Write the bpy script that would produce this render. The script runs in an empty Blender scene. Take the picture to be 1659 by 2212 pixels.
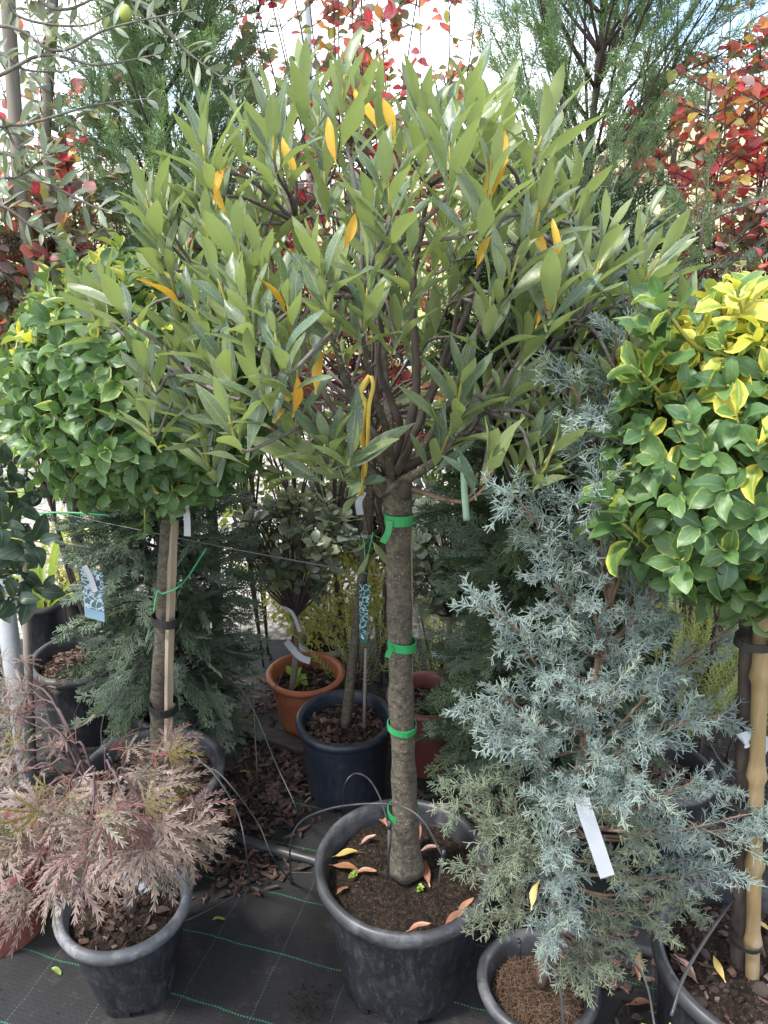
import bpy, math, random
import numpy as np
from mathutils import Vector, Matrix, noise
from mathutils.bvhtree import BVHTree

R = math.radians
random.seed(7); rng = np.random.default_rng(11)
scene = bpy.context.scene
C = scene.collection

# ------------------------------------------------------------------ camera, sky, sun, exposure
CAM_H, PITCH, FPX = 1.6, R(21), 1662.0
cam = bpy.data.objects.new('camera', bpy.data.cameras.new('camera'))
C.objects.link(cam); scene.camera = cam
cam.location = (0, 0, CAM_H); cam.rotation_euler = (R(90) - PITCH, 0, 0)
cam.data.sensor_fit = 'VERTICAL'; cam.data.sensor_height = 24; cam.data.lens = 24 * FPX / 2212
cam.data.clip_start = 0.02; cam.data.clip_end = 2000

SUN_EL, SUN_AZ = R(58), R(-115)          # azimuth clockwise from +Y
world = bpy.data.worlds.new('World'); scene.world = world; world.use_nodes = True
wn = world.node_tree; wn.nodes.clear()
def wnode(t, **k):
    n = wn.nodes.new(t)
    for a, b in k.items(): setattr(n, a, b)
    return n
w_out = wnode('ShaderNodeOutputWorld'); w_bg = wnode('ShaderNodeBackground')
w_sky = wnode('ShaderNodeTexSky', sky_type='NISHITA', sun_disc=False, sun_elevation=SUN_EL, sun_rotation=SUN_AZ)
w_tc = wnode('ShaderNodeTexCoord'); w_map = wnode('ShaderNodeMapping'); w_map.inputs['Scale'].default_value = (1, 1, 2.4)
w_map.inputs['Location'].default_value = (0.35, 0.1, 0.0)
w_no = wnode('ShaderNodeTexNoise'); w_no.inputs['Scale'].default_value = 2.1; w_no.inputs['Detail'].default_value = 6
w_rp = wnode('ShaderNodeValToRGB'); w_rp.color_ramp.elements[0].position = .38; w_rp.color_ramp.elements[1].position = .58
w_mx = wnode('ShaderNodeMix', data_type='RGBA')
w_mx.inputs[7].default_value = (9.2, 9.2, 9.3, 1)
L_ = wn.links.new
L_(w_tc.outputs['Generated'], w_map.inputs['Vector']); L_(w_map.outputs['Vector'], w_no.inputs['Vector'])
L_(w_no.outputs['Fac'], w_rp.inputs['Fac']); L_(w_rp.outputs['Color'], w_mx.inputs[0])
L_(w_sky.outputs['Color'], w_mx.inputs[6]); L_(w_mx.outputs[2], w_bg.inputs['Color'])
w_bg.inputs['Strength'].default_value = 0.12
L_(w_bg.outputs['Background'], w_out.inputs['Surface'])

sun = bpy.data.objects.new('sun', bpy.data.lights.new('sun', 'SUN')); C.objects.link(sun)
sun.data.energy = 2.1; sun.data.angle = R(8); sun.data.color = (1, .95, .87)
sd = Vector((math.sin(SUN_AZ) * math.cos(SUN_EL), math.cos(SUN_AZ) * math.cos(SUN_EL), math.sin(SUN_EL)))
sun.rotation_euler = sd.to_track_quat('Z', 'Y').to_euler(); sun.location = (0, 0, 6)
vs = scene.view_settings
vs.view_transform = 'Standard'; vs.look = 'None'; vs.exposure = 1.65; vs.gamma = 1; vs.use_curve_mapping = False
scene.cycles.max_bounces = 8; scene.cycles.transparent_max_bounces = 8
scene.cycles.diffuse_bounces = 4; scene.cycles.transmission_bounces = 4

# ------------------------------------------------------------------ measuring helpers (points in the place)
cp, sp = math.cos(PITCH), math.sin(PITCH)
def ray(px, py):
    x, u = px - 829.5, 1106 - py
    return x, FPX * cp + u * sp, -FPX * sp + u * cp
def P(px, py, Y):
    r = ray(px, py); t = Y / r[1]
    return Vector((r[0] * t, Y, CAM_H + r[2] * t))
def G(px, py, z=0.0):
    r = ray(px, py); t = (z - CAM_H) / r[2]
    return Vector((r[0] * t, r[1] * t, z))

# ------------------------------------------------------------------ mesh helpers
class MB:
    def __init__(s):
        s.V, s.T, s.E, s.F3, s.F4, s.m3, s.m4, s.n = [], [], [], [], [], [], [], 0
    def add(s, v, f3=None, f4=None, mat=0, tint=0.0, edge=0.0):
        v = np.asarray(v, float).reshape(-1, 3); k = len(v)
        s.V.append(v)
        s.T.append(np.array(np.broadcast_to(np.asarray(tint, float), (k,))))
        s.E.append(np.array(np.broadcast_to(np.asarray(edge, float), (k,))))
        if f3 is not None and len(f3):
            f3 = np.asarray(f3, int).reshape(-1, 3); s.F3.append(f3 + s.n); s.m3.append(np.array(np.broadcast_to(mat, (len(f3),))))
        if f4 is not None and len(f4):
            f4 = np.asarray(f4, int).reshape(-1, 4); s.F4.append(f4 + s.n); s.m4.append(np.array(np.broadcast_to(mat, (len(f4),))))
        s.n += k
    def pack(s):
        cat = lambda a, sh, dt: np.concatenate(a) if a else np.zeros(sh, dt)
        return dict(v=cat(s.V, (0, 3), float), t=cat(s.T, (0,), float), e=cat(s.E, (0,), float), f3=cat(s.F3, (0, 3), int),
                    f4=cat(s.F4, (0, 4), int), m3=cat(s.m3, (0,), int), m4=cat(s.m4, (0,), int))
    def inst(s, tp, mats, tints, matoff=0):
        k = len(mats)
        if not k: return
        v, n = tp['v'], len(tp['v'])
        W = np.einsum('kij,nj->kni', mats[:, :3, :3], v) + mats[:, None, :3, 3]
        off = (np.arange(k) * n)[:, None, None]
        f3 = (tp['f3'][None] + off).reshape(-1, 3); f4 = (tp['f4'][None] + off).reshape(-1, 4)
        s.V.append(W.reshape(-1, 3)); s.T.append((np.asarray(tints)[:, None] + tp['t'][None]).reshape(-1)); s.E.append(np.tile(tp['e'], k))
        if len(f3): s.F3.append(f3 + s.n); s.m3.append(np.tile(tp['m3'], k) + matoff)
        if len(f4): s.F4.append(f4 + s.n); s.m4.append(np.tile(tp['m4'], k) + matoff)
        s.n += k * n
    def mesh(s, name, mats, smooth=True):
        d = s.pack() if isinstance(s, MB) else s
        return mesh_of(d, name, mats, smooth)
def mesh_of(d, name, mats, smooth=True):
    me = bpy.data.meshes.new(name)
    n3, n4 = len(d['f3']), len(d['f4'])
    me.vertices.add(len(d['v'])); me.vertices.foreach_set('co', d['v'].astype(np.float32).ravel())
    me.loops.add(n3 * 3 + n4 * 4); me.polygons.add(n3 + n4)
    me.loops.foreach_set('vertex_index', np.concatenate([d['f3'].ravel(), d['f4'].ravel()]).astype(np.int32))
    ls = np.concatenate([np.arange(n3) * 3, n3 * 3 + np.arange(n4) * 4]).astype(np.int32)
    me.polygons.foreach_set('loop_start', ls)
    me.polygons.foreach_set('material_index', np.concatenate([d['m3'], d['m4']]).astype(np.int32))
    me.polygons.foreach_set('use_smooth', np.full(n3 + n4, smooth))
    for nm, key in (('tint', 't'), ('edge', 'e')):
        a = me.attributes.new(nm, 'FLOAT', 'POINT'); a.data.foreach_set('value', d[key].astype(np.float32))
    me.update(calc_edges=True)
    for m in (mats if isinstance(mats, (list, tuple)) else [mats]): me.materials.append(m)
    return me

def obj(name, me, parent=None, kind=None, label=None, loc=None):
    o = bpy.data.objects.new(name, me); C.objects.link(o)
    if parent is not None:
        o.parent = parent
        o.matrix_parent_inverse = Matrix.Translation(-parent.location)
    if kind: o['kind'] = kind
    if label: o['label'] = label
    if loc is not None: o.location = loc
    return o
def build(mb, name, mats, parent=None, kind=None, label=None, smooth=True):
    return obj(name, mb.mesh(name, mats, smooth), parent, kind, label)
def thing(name, label, cat, loc=(0, 0, 0), group=None):
    o = bpy.data.objects.new(name, None); C.objects.link(o); o.location = loc; o.empty_display_size = .05
    o['label'] = label; o['category'] = cat
    if group: o['group'] = group
    return o
def tag(o, label, cat, group=None):
    o['label'] = label; o['category'] = cat
    if group: o['group'] = group
    return o

def unit(a):
    a = np.asarray(a, float); return a / (np.linalg.norm(a, axis=-1, keepdims=True) + 1e-12)
def frames(pos, d, n, scale=1.0):
    pos = np.asarray(pos, float); y = unit(d); n = np.asarray(n, float)
    z = unit(n - (n * y).sum(-1, keepdims=True) * y); x = np.cross(y, z)
    k = len(pos); M = np.zeros((k, 4, 4)); sc = np.broadcast_to(np.asarray(scale, float), (k,))[:, None]
    M[:, :3, 0] = x * sc; M[:, :3, 1] = y * sc; M[:, :3, 2] = z * sc; M[:, :3, 3] = pos; M[:, 3, 3] = 1
    return M
def catmull(pts, n):
    p = np.asarray([tuple(q) for q in pts], float)
    if len(p) == 2: return p[0] + (p[1] - p[0]) * np.linspace(0, 1, n)[:, None]
    q = np.vstack([2 * p[0] - p[1], p, 2 * p[-1] - p[-2]]); out = []
    for u in np.linspace(0, len(p) - 1 - 1e-9, n):
        i = int(u); t = u - i; a, b, c, d = q[i:i + 4]
        out.append(.5 * (2 * b + (c - a) * t + (2 * a - 5 * b + 4 * c - d) * t * t + (3 * b - a - 3 * c + d) * t ** 3))
    return np.array(out)
def tube(mb, pts, rad, n=6, mat=0, tint=0.0, edge=0.0, cap=True, bump=0.0, seed=0):
    p = np.asarray(pts, float); k = len(p); rad = np.broadcast_to(np.asarray(rad, float), (k,))
    t = unit(np.gradient(p, axis=0)); ref = np.array([0, 0, 1.]) if abs(t[0][2]) < .9 else np.array([1., 0, 0])
    u = unit(np.cross(t[0], ref)); V = []
    an = np.arange(n) * 2 * math.pi / n
    for i in range(k):
        u = unit(u - (u @ t[i]) * t[i]); w = np.cross(t[i], u)
        r = rad[i] * np.ones(n)
        if bump:
            r = r * (1 + bump * np.array([noise.noise(Vector((math.cos(a) * 1.6, math.sin(a) * 1.6, p[i][2] * 22 + seed))) for a in an]))
        V.append(p[i] + np.cos(an)[:, None] * u * r[:, None] + np.sin(an)[:, None] * w * r[:, None])
    V = np.concatenate(V); i0 = np.arange(n); i1 = (i0 + 1) % n
    F = np.concatenate([np.stack([j * n + i0, j * n + i1, (j + 1) * n + i1, (j + 1) * n + i0], 1) for j in range(k - 1)])
    f3 = None
    if cap:
        V = np.vstack([V, p[0], p[-1]]); f3 = np.concatenate([np.stack([i1, i0, np.full(n, k * n)], 1),
             np.stack([(k - 1) * n + i0, (k - 1) * n + i1, np.full(n, k * n + 1)], 1)])
    mb.add(V, f3, F, mat, tint, edge)
def prisms(mb, P0, P1, r0, r1, mat=0, tint=0.0, e0=0.0, e1=0.0):
    P0 = np.asarray(P0, float); P1 = np.asarray(P1, float); k = len(P0)
    d = unit(P1 - P0); ref = np.where(np.abs(d[:, 2:3]) < .9, [[0, 0, 1.]], [[1., 0, 0]])
    u = unit(np.cross(d, ref)); w = np.cross(d, u)
    r0 = np.broadcast_to(np.asarray(r0, float), (k,))[:, None]; r1 = np.broadcast_to(np.asarray(r1, float), (k,))[:, None]
    V = np.zeros((k, 6, 3)); E = np.zeros((k, 6))
    for j in range(3):
        a = 2 * math.pi * j / 3; o = math.cos(a) * u + math.sin(a) * w
        V[:, j] = P0 + o * r0; V[:, 3 + j] = P1 + o * r1
    E[:, :3] = np.broadcast_to(np.asarray(e0, float), (k,))[:, None]; E[:, 3:] = np.broadcast_to(np.asarray(e1, float), (k,))[:, None]
    b = (np.arange(k) * 6)[:, None]
    F = np.concatenate([np.stack([b[:, 0] + j, b[:, 0] + (j + 1) % 3, b[:, 0] + 3 + (j + 1) % 3, b[:, 0] + 3 + j], 1) for j in range(3)])
    mb.add(V.reshape(-1, 3), None, F, mat, tint, E.ravel())
def lathe(mb, prof, n=64, mat=0, rfun=None, skip=None, jit=0.0):
    a = np.arange(n) * 2 * math.pi / n; V = []
    for j, (r, z) in enumerate(prof):
        rr = np.full(n, r) if rfun is None else np.array([r * rfun(x, z) for x in a])
        V.append(np.stack([rr * np.cos(a), rr * np.sin(a), np.full(n, z)], 1))
    V = np.concatenate(V); F = []
    for j in range(len(prof) - 1):
        for i in range(n):
            if skip and skip(a[i], j): continue
            k = (i + 1) % n; F.append((j * n + i, j * n + k, (j + 1) * n + k, (j + 1) * n + i))
    mb.add(V, None, F, mat)

# ------------------------------------------------------------------ materials
def new_mat(name):
    m = bpy.data.materials.new(name); m.use_nodes = True; nt = m.node_tree; nt.nodes.clear()
    return m, nt
def N(nt, t, **k):
    n = nt.nodes.new(t)
    for a, b in k.items(): setattr(n, a, b)
    return n
def ramp(nt, cols, const=False):
    r = N(nt, 'ShaderNodeValToRGB'); cr = r.color_ramp
    if const: cr.interpolation = 'CONSTANT'
    k = len(cols)
    for i, c in enumerate(cols):
        pos = (i / k if const else i / max(1, k - 1))
        e = cr.elements[i] if i < 2 else cr.elements.new(pos)
        e.position = pos; e.color = (*c, 1)
    return r
def mixc(nt, fac, a, b, blend='MIX'):
    m = N(nt, 'ShaderNodeMix', data_type='RGBA', blend_type=blend)
    for s, v in ((0, fac), (6, a), (7, b)):
        if isinstance(v, (int, float)): m.inputs[s].default_value = v
        elif isinstance(v, tuple): m.inputs[s].default_value = (*v, 1)
        else: nt.links.new(v, m.inputs[s])
    return m.outputs[2]
def math_(nt, op, a, b=None, c=None):
    m = N(nt, 'ShaderNodeMath', operation=op)
    for i, v in enumerate((a, b, c)):
        if v is None: continue
        if isinstance(v, (int, float)): m.inputs[i].default_value = v
        else: nt.links.new(v, m.inputs[i])
    return m.outputs[0]
def maprange(nt, v, a, b, c=0., d=1.):
    m = N(nt, 'ShaderNodeMapRange'); nt.links.new(v, m.inputs[0])
    for i, x in enumerate((a, b, c, d)): m.inputs[1 + i].default_value = x
    return m.outputs[0]
def noise_(nt, scale, detail=4, coord=None, stretch=None, rough=.55):
    n = N(nt, 'ShaderNodeTexNoise'); n.inputs['Scale'].default_value = scale; n.inputs['Detail'].default_value = detail; n.inputs['Roughness'].default_value = rough
    tc = N(nt, 'ShaderNodeTexCoord'); v = tc.outputs['Object']
    if stretch:
        mp = N(nt, 'ShaderNodeMapping'); mp.inputs['Scale'].default_value = stretch; nt.links.new(v, mp.inputs['Vector']); v = mp.outputs['Vector']
    nt.links.new(v, n.inputs['Vector']); return n.outputs['Fac']
def bump_(nt, h, strength, dist):
    b = N(nt, 'ShaderNodeBump'); b.inputs['Strength'].default_value = strength; b.inputs['Distance'].default_value = dist
    nt.links.new(h, b.inputs['Height']); return b.outputs['Normal']
def tint_val(nt):
    a = N(nt, 'ShaderNodeAttribute', attribute_name='tint'); oi = N(nt, 'ShaderNodeObjectInfo')
    return math_(nt, 'FRACT', math_(nt, 'ADD', a.outputs['Fac'], oi.outputs['Random']))
def edge_val(nt): return N(nt, 'ShaderNodeAttribute', attribute_name='edge').outputs['Fac']

def leaf_mat(name, cols, const=False, rib=None, margin=None, mpos=(.55, .75), under=None, trans=.28, rough=.42, tcol=None, spot=None, tip=None, noise_amt=.5, spec=.4):
    """Two-sided leaf: colour by leaf, pale midrib, coloured margin, own underside colour, some light passing through."""
    m, nt = new_mat(name)
    t = tint_val(nt); e = edge_val(nt); r = ramp(nt, cols, const); nt.links.new(t, r.inputs['Fac']); col = r.outputs['Color']
    n1 = noise_(nt, 55, 3)
    col = mixc(nt, math_(nt, 'MULTIPLY', maprange(nt, n1, .35, .7), noise_amt), col, mixc(nt, 1.0, col, (.62, .66, .6), 'MULTIPLY'))
    if margin:
        n2 = noise_(nt, 75, 2)
        ev = math_(nt, 'ADD', e, math_(nt, 'MULTIPLY', math_(nt, 'SUBTRACT', n2, .5), .7))
        ev = math_(nt, 'ADD', ev, math_(nt, 'MULTIPLY', math_(nt, 'SUBTRACT', math_(nt, 'FRACT', math_(nt, 'MULTIPLY', t, 7.3)), .5), .35))
        col = mixc(nt, maprange(nt, ev, *mpos), col, margin)
    if spot:
        n3 = noise_(nt, 420, 1); col = mixc(nt, maprange(nt, n3, .62, .70, 0, .55), col, spot)
    if rib: col = mixc(nt, maprange(nt, e, .10, .02, 0, .75), col, rib)
    if tip: col = mixc(nt, maprange(nt, e, .3, 1.0), col, tip)
    if under:
        g = N(nt, 'ShaderNodeNewGeometry'); col = mixc(nt, g.outputs['Backfacing'], col, mixc(nt, .8, col, under))
    b = N(nt, 'ShaderNodeBsdfPrincipled'); nt.links.new(col, b.inputs['Base Color']); b.inputs['Roughness'].default_value = rough
    b.inputs['Specular IOR Level'].default_value = spec
    nt.links.new(bump_(nt, n1, .25, .004), b.inputs['Normal'])
    o = N(nt, 'ShaderNodeOutputMaterial')
    if trans > 0:
        tr = N(nt, 'ShaderNodeBsdfTranslucent'); mx = N(nt, 'ShaderNodeMixShader'); mx.inputs[0].default_value = trans
        tc = mixc(nt, 1.0, col, tcol or (1.5, 1.6, .8), 'MULTIPLY'); nt.links.new(tc, tr.inputs['Color'])
        nt.links.new(b.outputs[0], mx.inputs[1]); nt.links.new(tr.outputs[0], mx.inputs[2]); nt.links.new(mx.outputs[0], o.inputs['Surface'])
    else: nt.links.new(b.outputs[0], o.inputs['Surface'])
    return m
def solid_mat(name, cols, rough=.6, nscale=20, stretch=None, bump=.3, bdist=.004, fine=None, spec=.4, use_tint=False, dust=None, metal=0.0):
    m, nt = new_mat(name); f = noise_(nt, nscale, 6, stretch=stretch)
    if use_tint:
        r = ramp(nt, cols); nt.links.new(tint_val(nt), r.inputs['Fac']); col = mixc(nt, maprange(nt, f, .3, .7), r.outputs['Color'], mixc(nt, 1.0, r.outputs['Color'], (.6, .6, .6), 'MULTIPLY'))
    else:
        r = ramp(nt, cols); nt.links.new(maprange(nt, f, .3, .7), r.inputs['Fac']); col = r.outputs['Color']
    if fine: col = mixc(nt, maprange(nt, noise_(nt, fine[0], 2), .6, .7, 0, fine[2]), col, fine[1])
    if dust:
        d1 = noise_(nt, dust[0], 8, stretch=dust[3] if len(dust) > 3 else None, rough=.7); col = mixc(nt, maprange(nt, d1, .5, .75, 0, dust[2]), col, dust[1])
    b = N(nt, 'ShaderNodeBsdfPrincipled'); nt.links.new(col, b.inputs['Base Color']); b.inputs['Specular IOR Level'].default_value = spec; b.inputs['Metallic'].default_value = metal
    nt.links.new(maprange(nt, f, .3, .7, max(.05, rough - .1), min(1, rough + .12)), b.inputs['Roughness'])
    nt.links.new(bump_(nt, f, bump, bdist), b.inputs['Normal'])
    o = N(nt, 'ShaderNodeOutputMaterial'); nt.links.new(b.outputs[0], o.inputs['Surface']); return m

M = {}
M['bark'] = solid_mat('grey_brown_bark', [(.030, .025, .019), (.070, .060, .046), (.105, .092, .072)], .85, 70, (1, 1, 1.3), .7, .005, fine=(260, (.3, .27, .22), .5))
M['bark_dark'] = solid_mat('dark_bark', [(.03, .022, .02), (.085, .065, .058)], .85, 60, (1, 1, .3), .7, .004)
M['bark_pale'] = solid_mat('pale_bark', [(.10, .08, .06), (.24, .20, .16)], .85, 45, (1, 1, .22), 1.0, .006)
M['bark_cypress'] = solid_mat('cypress_bark', [(.10, .06, .045), (.24, .17, .13)], .85, 50, (1, 1, .25), .6, .004)
M['twig_grey'] = solid_mat('grey_twig', [(.07, .06, .06), (.17, .15, .14)], .8, 80, None, .5, .002)
M['twig_green'] = solid_mat('yellow_green_twig', [(.22, .22, .05), (.34, .30, .07)], .55, 60, None, .2, .002)
M['twig_red'] = solid_mat('red_petiole', [(.14, .04, .035), (.24, .09, .075)], .55, 60, None, .2, .002)
M['twig_purple'] = solid_mat('dark_purple_twig', [(.045, .03, .035), (.10, .07, .07)], .7, 60, None, .3, .002)
M['black_pot'] = solid_mat('black_plastic', [(.008, .0092, .012), (.017, .0195, .0245)], .42, 12, None, .12, .003, spec=.5, dust=(70, (.13, .135, .145), .35, (1, 1, .3)), fine=(170, (.12, .12, .13), .25))
M['black_rim'] = solid_mat('worn_black_plastic', [(.021, .023, .028), (.045, .048, .055)], .45, 16, None, .12, .003, spec=.5, dust=(14, (.22, .225, .24), .5))
M['scuffed_rim'] = solid_mat('scuffed_grey_plastic', [(.06, .065, .075), (.12, .125, .14)], .5, 16, None, .15, .003, spec=.4, dust=(30, (.30, .31, .33), .6))
M['blue_pot'] = solid_mat('blue_black_plastic', [(.010, .0145, .027), (.0165, .023, .039)], .42, 9, None, .08, .003, spec=.5, dust=(70, (.11, .12, .145), .3, (1, 1, .3)))
M['terracotta'] = solid_mat('orange_plastic', [(.30, .095, .045), (.38, .13, .065)], .5, 8, None, .06, .003, dust=(12, (.5, .3, .2), .3))
M['redbrown'] = solid_mat('red_brown_plastic', [(.105, .032, .027), (.15, .05, .042)], .45, 8, None, .06, .003, dust=(12, (.3, .17, .15), .3))
M['soil'] = solid_mat('dark_soil', [(.006, .0045, .0035), (.018, .0125, .0095), (.042, .03, .023)], .95, 90, None, 1.0, .012, fine=(240, (.16, .125, .10), .5), spec=.15)
M['soil_dry'] = solid_mat('dry_brown_soil', [(.03, .02, .014), (.075, .05, .035)], .95, 90, None, 1.0, .012, spec=.15)
M['chips'] = solid_mat('bark_chip', [(.022, .014, .011), (.055, .032, .024), (.095, .052, .040), (.15, .092, .072), (.04, .028, .023), (.20, .14, .115), (.03, .018, .015)], .8, 120, None, .4, .003, use_tint=True)
M['stone'] = solid_mat('lava_stone', [(.035, .022, .018), (.10, .05, .038), (.13, .10, .09), (.06, .035, .03)], .9, 60, None, .8, .006, use_tint=True, fine=(300, (.02, .015, .012), .6))
M['needles'] = solid_mat('dry_needles', [(.07, .043, .03), (.155, .095, .062), (.21, .145, .10)], .9, 60, None, .2, .002, use_tint=True)
M['tie_green'] = solid_mat('green_tie_tape', [(.018, .19, .06), (.028, .26, .085)], .4, 40, None, .15, .003)
M['twine_green'] = solid_mat('green_twine', [(.04, .32, .12), (.07, .42, .18)], .5, 40, None, .2, .002)
M['tie_black'] = solid_mat('black_rubber_tie', [(.012, .012, .013), (.03, .03, .03)], .5, 20, None, .2, .003)
M['tubing'] = solid_mat('black_tubing', [(.02, .0215, .0245), (.045, .047, .052)], .42, 25, None, .1, .002, spec=.5)
M['pipe'] = solid_mat('black_pipe', [(.016, .018, .022), (.04, .043, .05)], .4, 12, None, .15, .004, spec=.5, dust=(14, (.16, .15, .14), .3))
M['wire'] = solid_mat('galvanised_wire', [(.12, .125, .13), (.22, .225, .23)], .45, 50, None, .1, .001, metal=.6)
M['bamboo'] = solid_mat('bamboo', [(.20, .14, .065), (.29, .21, .11)], .45, 30, (1, 1, .12), .25, .002, dust=(25, (.42, .40, .36), .5, (1, 1, .15)))
M['stake'] = solid_mat('pale_wood_stake', [(.20, .16, .115), (.33, .27, .21)], .75, 40, (1, 1, .08), .6, .003)
M['post'] = solid_mat('weathered_post', [(.10, .09, .08), (.22, .20, .18)], .8, 30, (1, 1, .1), .5, .003)
M['metal_tube'] = solid_mat('grey_metal_tube', [(.25, .27, .30), (.34, .36, .39)], .45, 10, None, .1, .002, metal=.25, dust=(18, (.2, .19, .18), .4))
M['white_tag'] = solid_mat('white_plastic_tag', [(.36, .385, .43), (.42, .445, .49)], .35, 10, None, .03, .001)
M['print'] = solid_mat('dark_print', [(.03, .03, .03), (.05, .05, .05)], .6, 10)
M['print_white'] = solid_mat('white_print', [(.75, .8, .8), (.8, .85, .85)], .5, 10)
M['ribbon_yellow'] = leaf_mat('yellow_ribbon', [(.62, .44, .06), (.70, .55, .18)], trans=.35, rough=.4, tcol=(1.1, 1.1, .9), noise_amt=.2)
M['ribbon_mint'] = leaf_mat('mint_ribbon', [(.45, .66, .52), (.5, .7, .56)], trans=.35, rough=.4, tcol=(1, 1, 1), noise_amt=.15)
M['plank'] = solid_mat('dark_old_plank', [(.025, .02, .018), (.075, .065, .058)], .85, 20, (.3, 3, 3), .6, .004)
M['grit'] = solid_mat('pale_trough', [(.3, .29, .3), (.42, .41, .43)], .8, 30)
M['berry'] = solid_mat('dark_berry', [(.012, .012, .022), (.03, .028, .05)], .35, 20, None, .05, .001)
M['olive_fruit'] = solid_mat('green_olive', [(.22, .27, .06), (.3, .35, .09)], .35, 20, None, .05, .001)

M['lf_main'] = leaf_mat('grey_green_narrow_leaf', [(.078, .125, .092), (.125, .175, .098), (.165, .21, .12), (.092, .148, .114), (.21, .26, .105), (.175, .225, .118)],
    rib=(.26, .30, .13), margin=(.26, .30, .12), mpos=(.97, 1.15), under=(.265, .32, .145), spot=(.30, .36, .31), rough=.38, trans=.28, spec=.5, tcol=(1.3, 1.4, .8))
M['lf_main_yellow'] = leaf_mat('yellowing_narrow_leaf', [(.62, .33, .035), (.66, .42, .05), (.58, .27, .03)], rib=(.5, .45, .12), margin=(.42, .20, .03), mpos=(.9, 1.2), under=(.64, .42, .08), trans=.35, tcol=(1.2, 1.1, .6), noise_amt=.25)
M['lf_euo'] = leaf_mat('green_leaf_yellow_margin', [(.06, .125, .055), (.085, .17, .06), (.11, .20, .065), (.055, .115, .06)], rib=(.15, .23, .10),
    margin=(.32, .38, .09), mpos=(.94, 1.2), under=(.13, .20, .09), rough=.44, trans=.25, spec=.5)
M['lf_euo_var'] = leaf_mat('variegated_leaf', [(.09, .18, .045), (.13, .24, .05), (.07, .15, .05)], rib=(.3, .36, .09),
    margin=(.52, .50, .10), mpos=(.62, 1.05), under=(.3, .36, .12), rough=.45, trans=.3, spec=.45)
M['lf_euo_yel'] = leaf_mat('yellow_variegated_leaf', [(.25, .34, .07), (.40, .44, .08), (.20, .30, .06), (.5, .5, .1)], rib=(.5, .48, .14),
    margin=(.68, .58, .11), mpos=(.25, .85), under=(.5, .46, .10), rough=.38, trans=.33, spec=.4)
M['lf_aut'] = leaf_mat('autumn_leaf', [(.68, .06, .10), (.64, .12, .11), (.62, .08, .14), (.64, .30, .10), (.60, .50, .12), (.38, .42, .13), (.50, .12, .18), (.70, .10, .14)], const=True,
    rib=(.5, .3, .14), under=(.64, .24, .22), trans=.5, tcol=(1.3, 1.15, .9), rough=.45, noise_amt=.35)
M['lf_dust'] = leaf_mat('dusty_green_leaf', [(.17, .20, .155), (.13, .165, .14), (.22, .235, .18), (.24, .155, .165), (.28, .29, .10), (.18, .21, .18), (.36, .12, .14), (.27, .25, .12)], const=True,
    rib=(.22, .22, .16), under=(.20, .20, .16), trans=.3, rough=.5)
M['lf_raph'] = leaf_mat('dark_round_leaf', [(.13, .165, .145), (.17, .205, .175), (.14, .175, .12), (.22, .27, .14)], rib=(.18, .21, .15), margin=(.2, .23, .15), mpos=(1.0, 1.15), under=(.22, .24, .19), rough=.36, trans=.25, spec=.5)
M['lf_vib'] = leaf_mat('crinkled_dark_leaf', [(.035, .06, .045), (.05, .08, .06)], rib=(.13, .17, .12), under=(.13, .16, .11), rough=.4, trans=.15)
M['lf_olive'] = leaf_mat('olive_leaf', [(.13, .17, .12), (.17, .21, .155), (.21, .245, .19)], rib=(.25, .28, .2), under=(.27, .30, .25), rough=.4, trans=.2)
M['lf_maple'] = leaf_mat('cut_maple_leaf', [(.15, .095, .09), (.085, .09, .065), (.21, .145, .135), (.075, .085, .055), (.27, .19, .18), (.12, .115, .08), (.14, .055, .07), (.19, .12, .115)],
    tip=(.42, .30, .275), under=(.24, .19, .16), trans=.28, tcol=(1.3, 1.1, .9), rough=.45, noise_amt=.4)
M['lf_maple_olive'] = leaf_mat('olive_maple_leaf', [(.19, .14, .04), (.13, .12, .05)], tip=(.26, .19, .07), under=(.2, .17, .08), trans=.3, rough=.45)
M['lf_strap'] = leaf_mat('strap_leaf', [(.20, .30, .05), (.28, .36, .07), (.14, .24, .05)], rib=(.34, .4, .12), under=(.3, .36, .10), trans=.4)
M['lf_bright'] = leaf_mat('bright_young_leaf', [(.22, .36, .06), (.30, .44, .08), (.17, .30, .06)], rib=(.4, .48, .15), under=(.3, .42, .12), trans=.4)
M['lf_small_yel'] = leaf_mat('small_pale_leaf', [(.42, .40, .13), (.55, .48, .17), (.28, .31, .10), (.62, .55, .22)], under=(.45, .42, .2), trans=.35)
M['lf_rosemary'] = leaf_mat('rosemary_needle', [(.27, .31, .11), (.36, .40, .15), (.44, .46, .18)], tip=(.50, .52, .22), under=(.38, .42, .2), trans=.4, rough=.55)
M['cyp_blue'] = leaf_mat('blue_grey_scale_foliage', [(.235, .305, .30), (.29, .365, .36), (.20, .26, .255), (.26, .325, .28)], tip=(.46, .51, .31), trans=.1, rough=.6, noise_amt=.2)
M['cyp_olive'] = leaf_mat('olive_grey_scale_foliage', [(.19, .225, .155), (.235, .27, .195), (.16, .195, .135)], tip=(.36, .41, .24), trans=.1, rough=.6, noise_amt=.2)
M['thuja'] = leaf_mat('dark_thuja_foliage', [(.045, .075, .042), (.062, .098, .052), (.08, .12, .06)], tip=(.13, .19, .08), trans=.15, rough=.55, noise_amt=.3)
M['thuja_blue'] = leaf_mat('blue_green_thuja_foliage', [(.12, .165, .125), (.145, .20, .15), (.13, .18, .12)], tip=(.22, .31, .18), trans=.15, rough=.55, noise_amt=.3)
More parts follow.
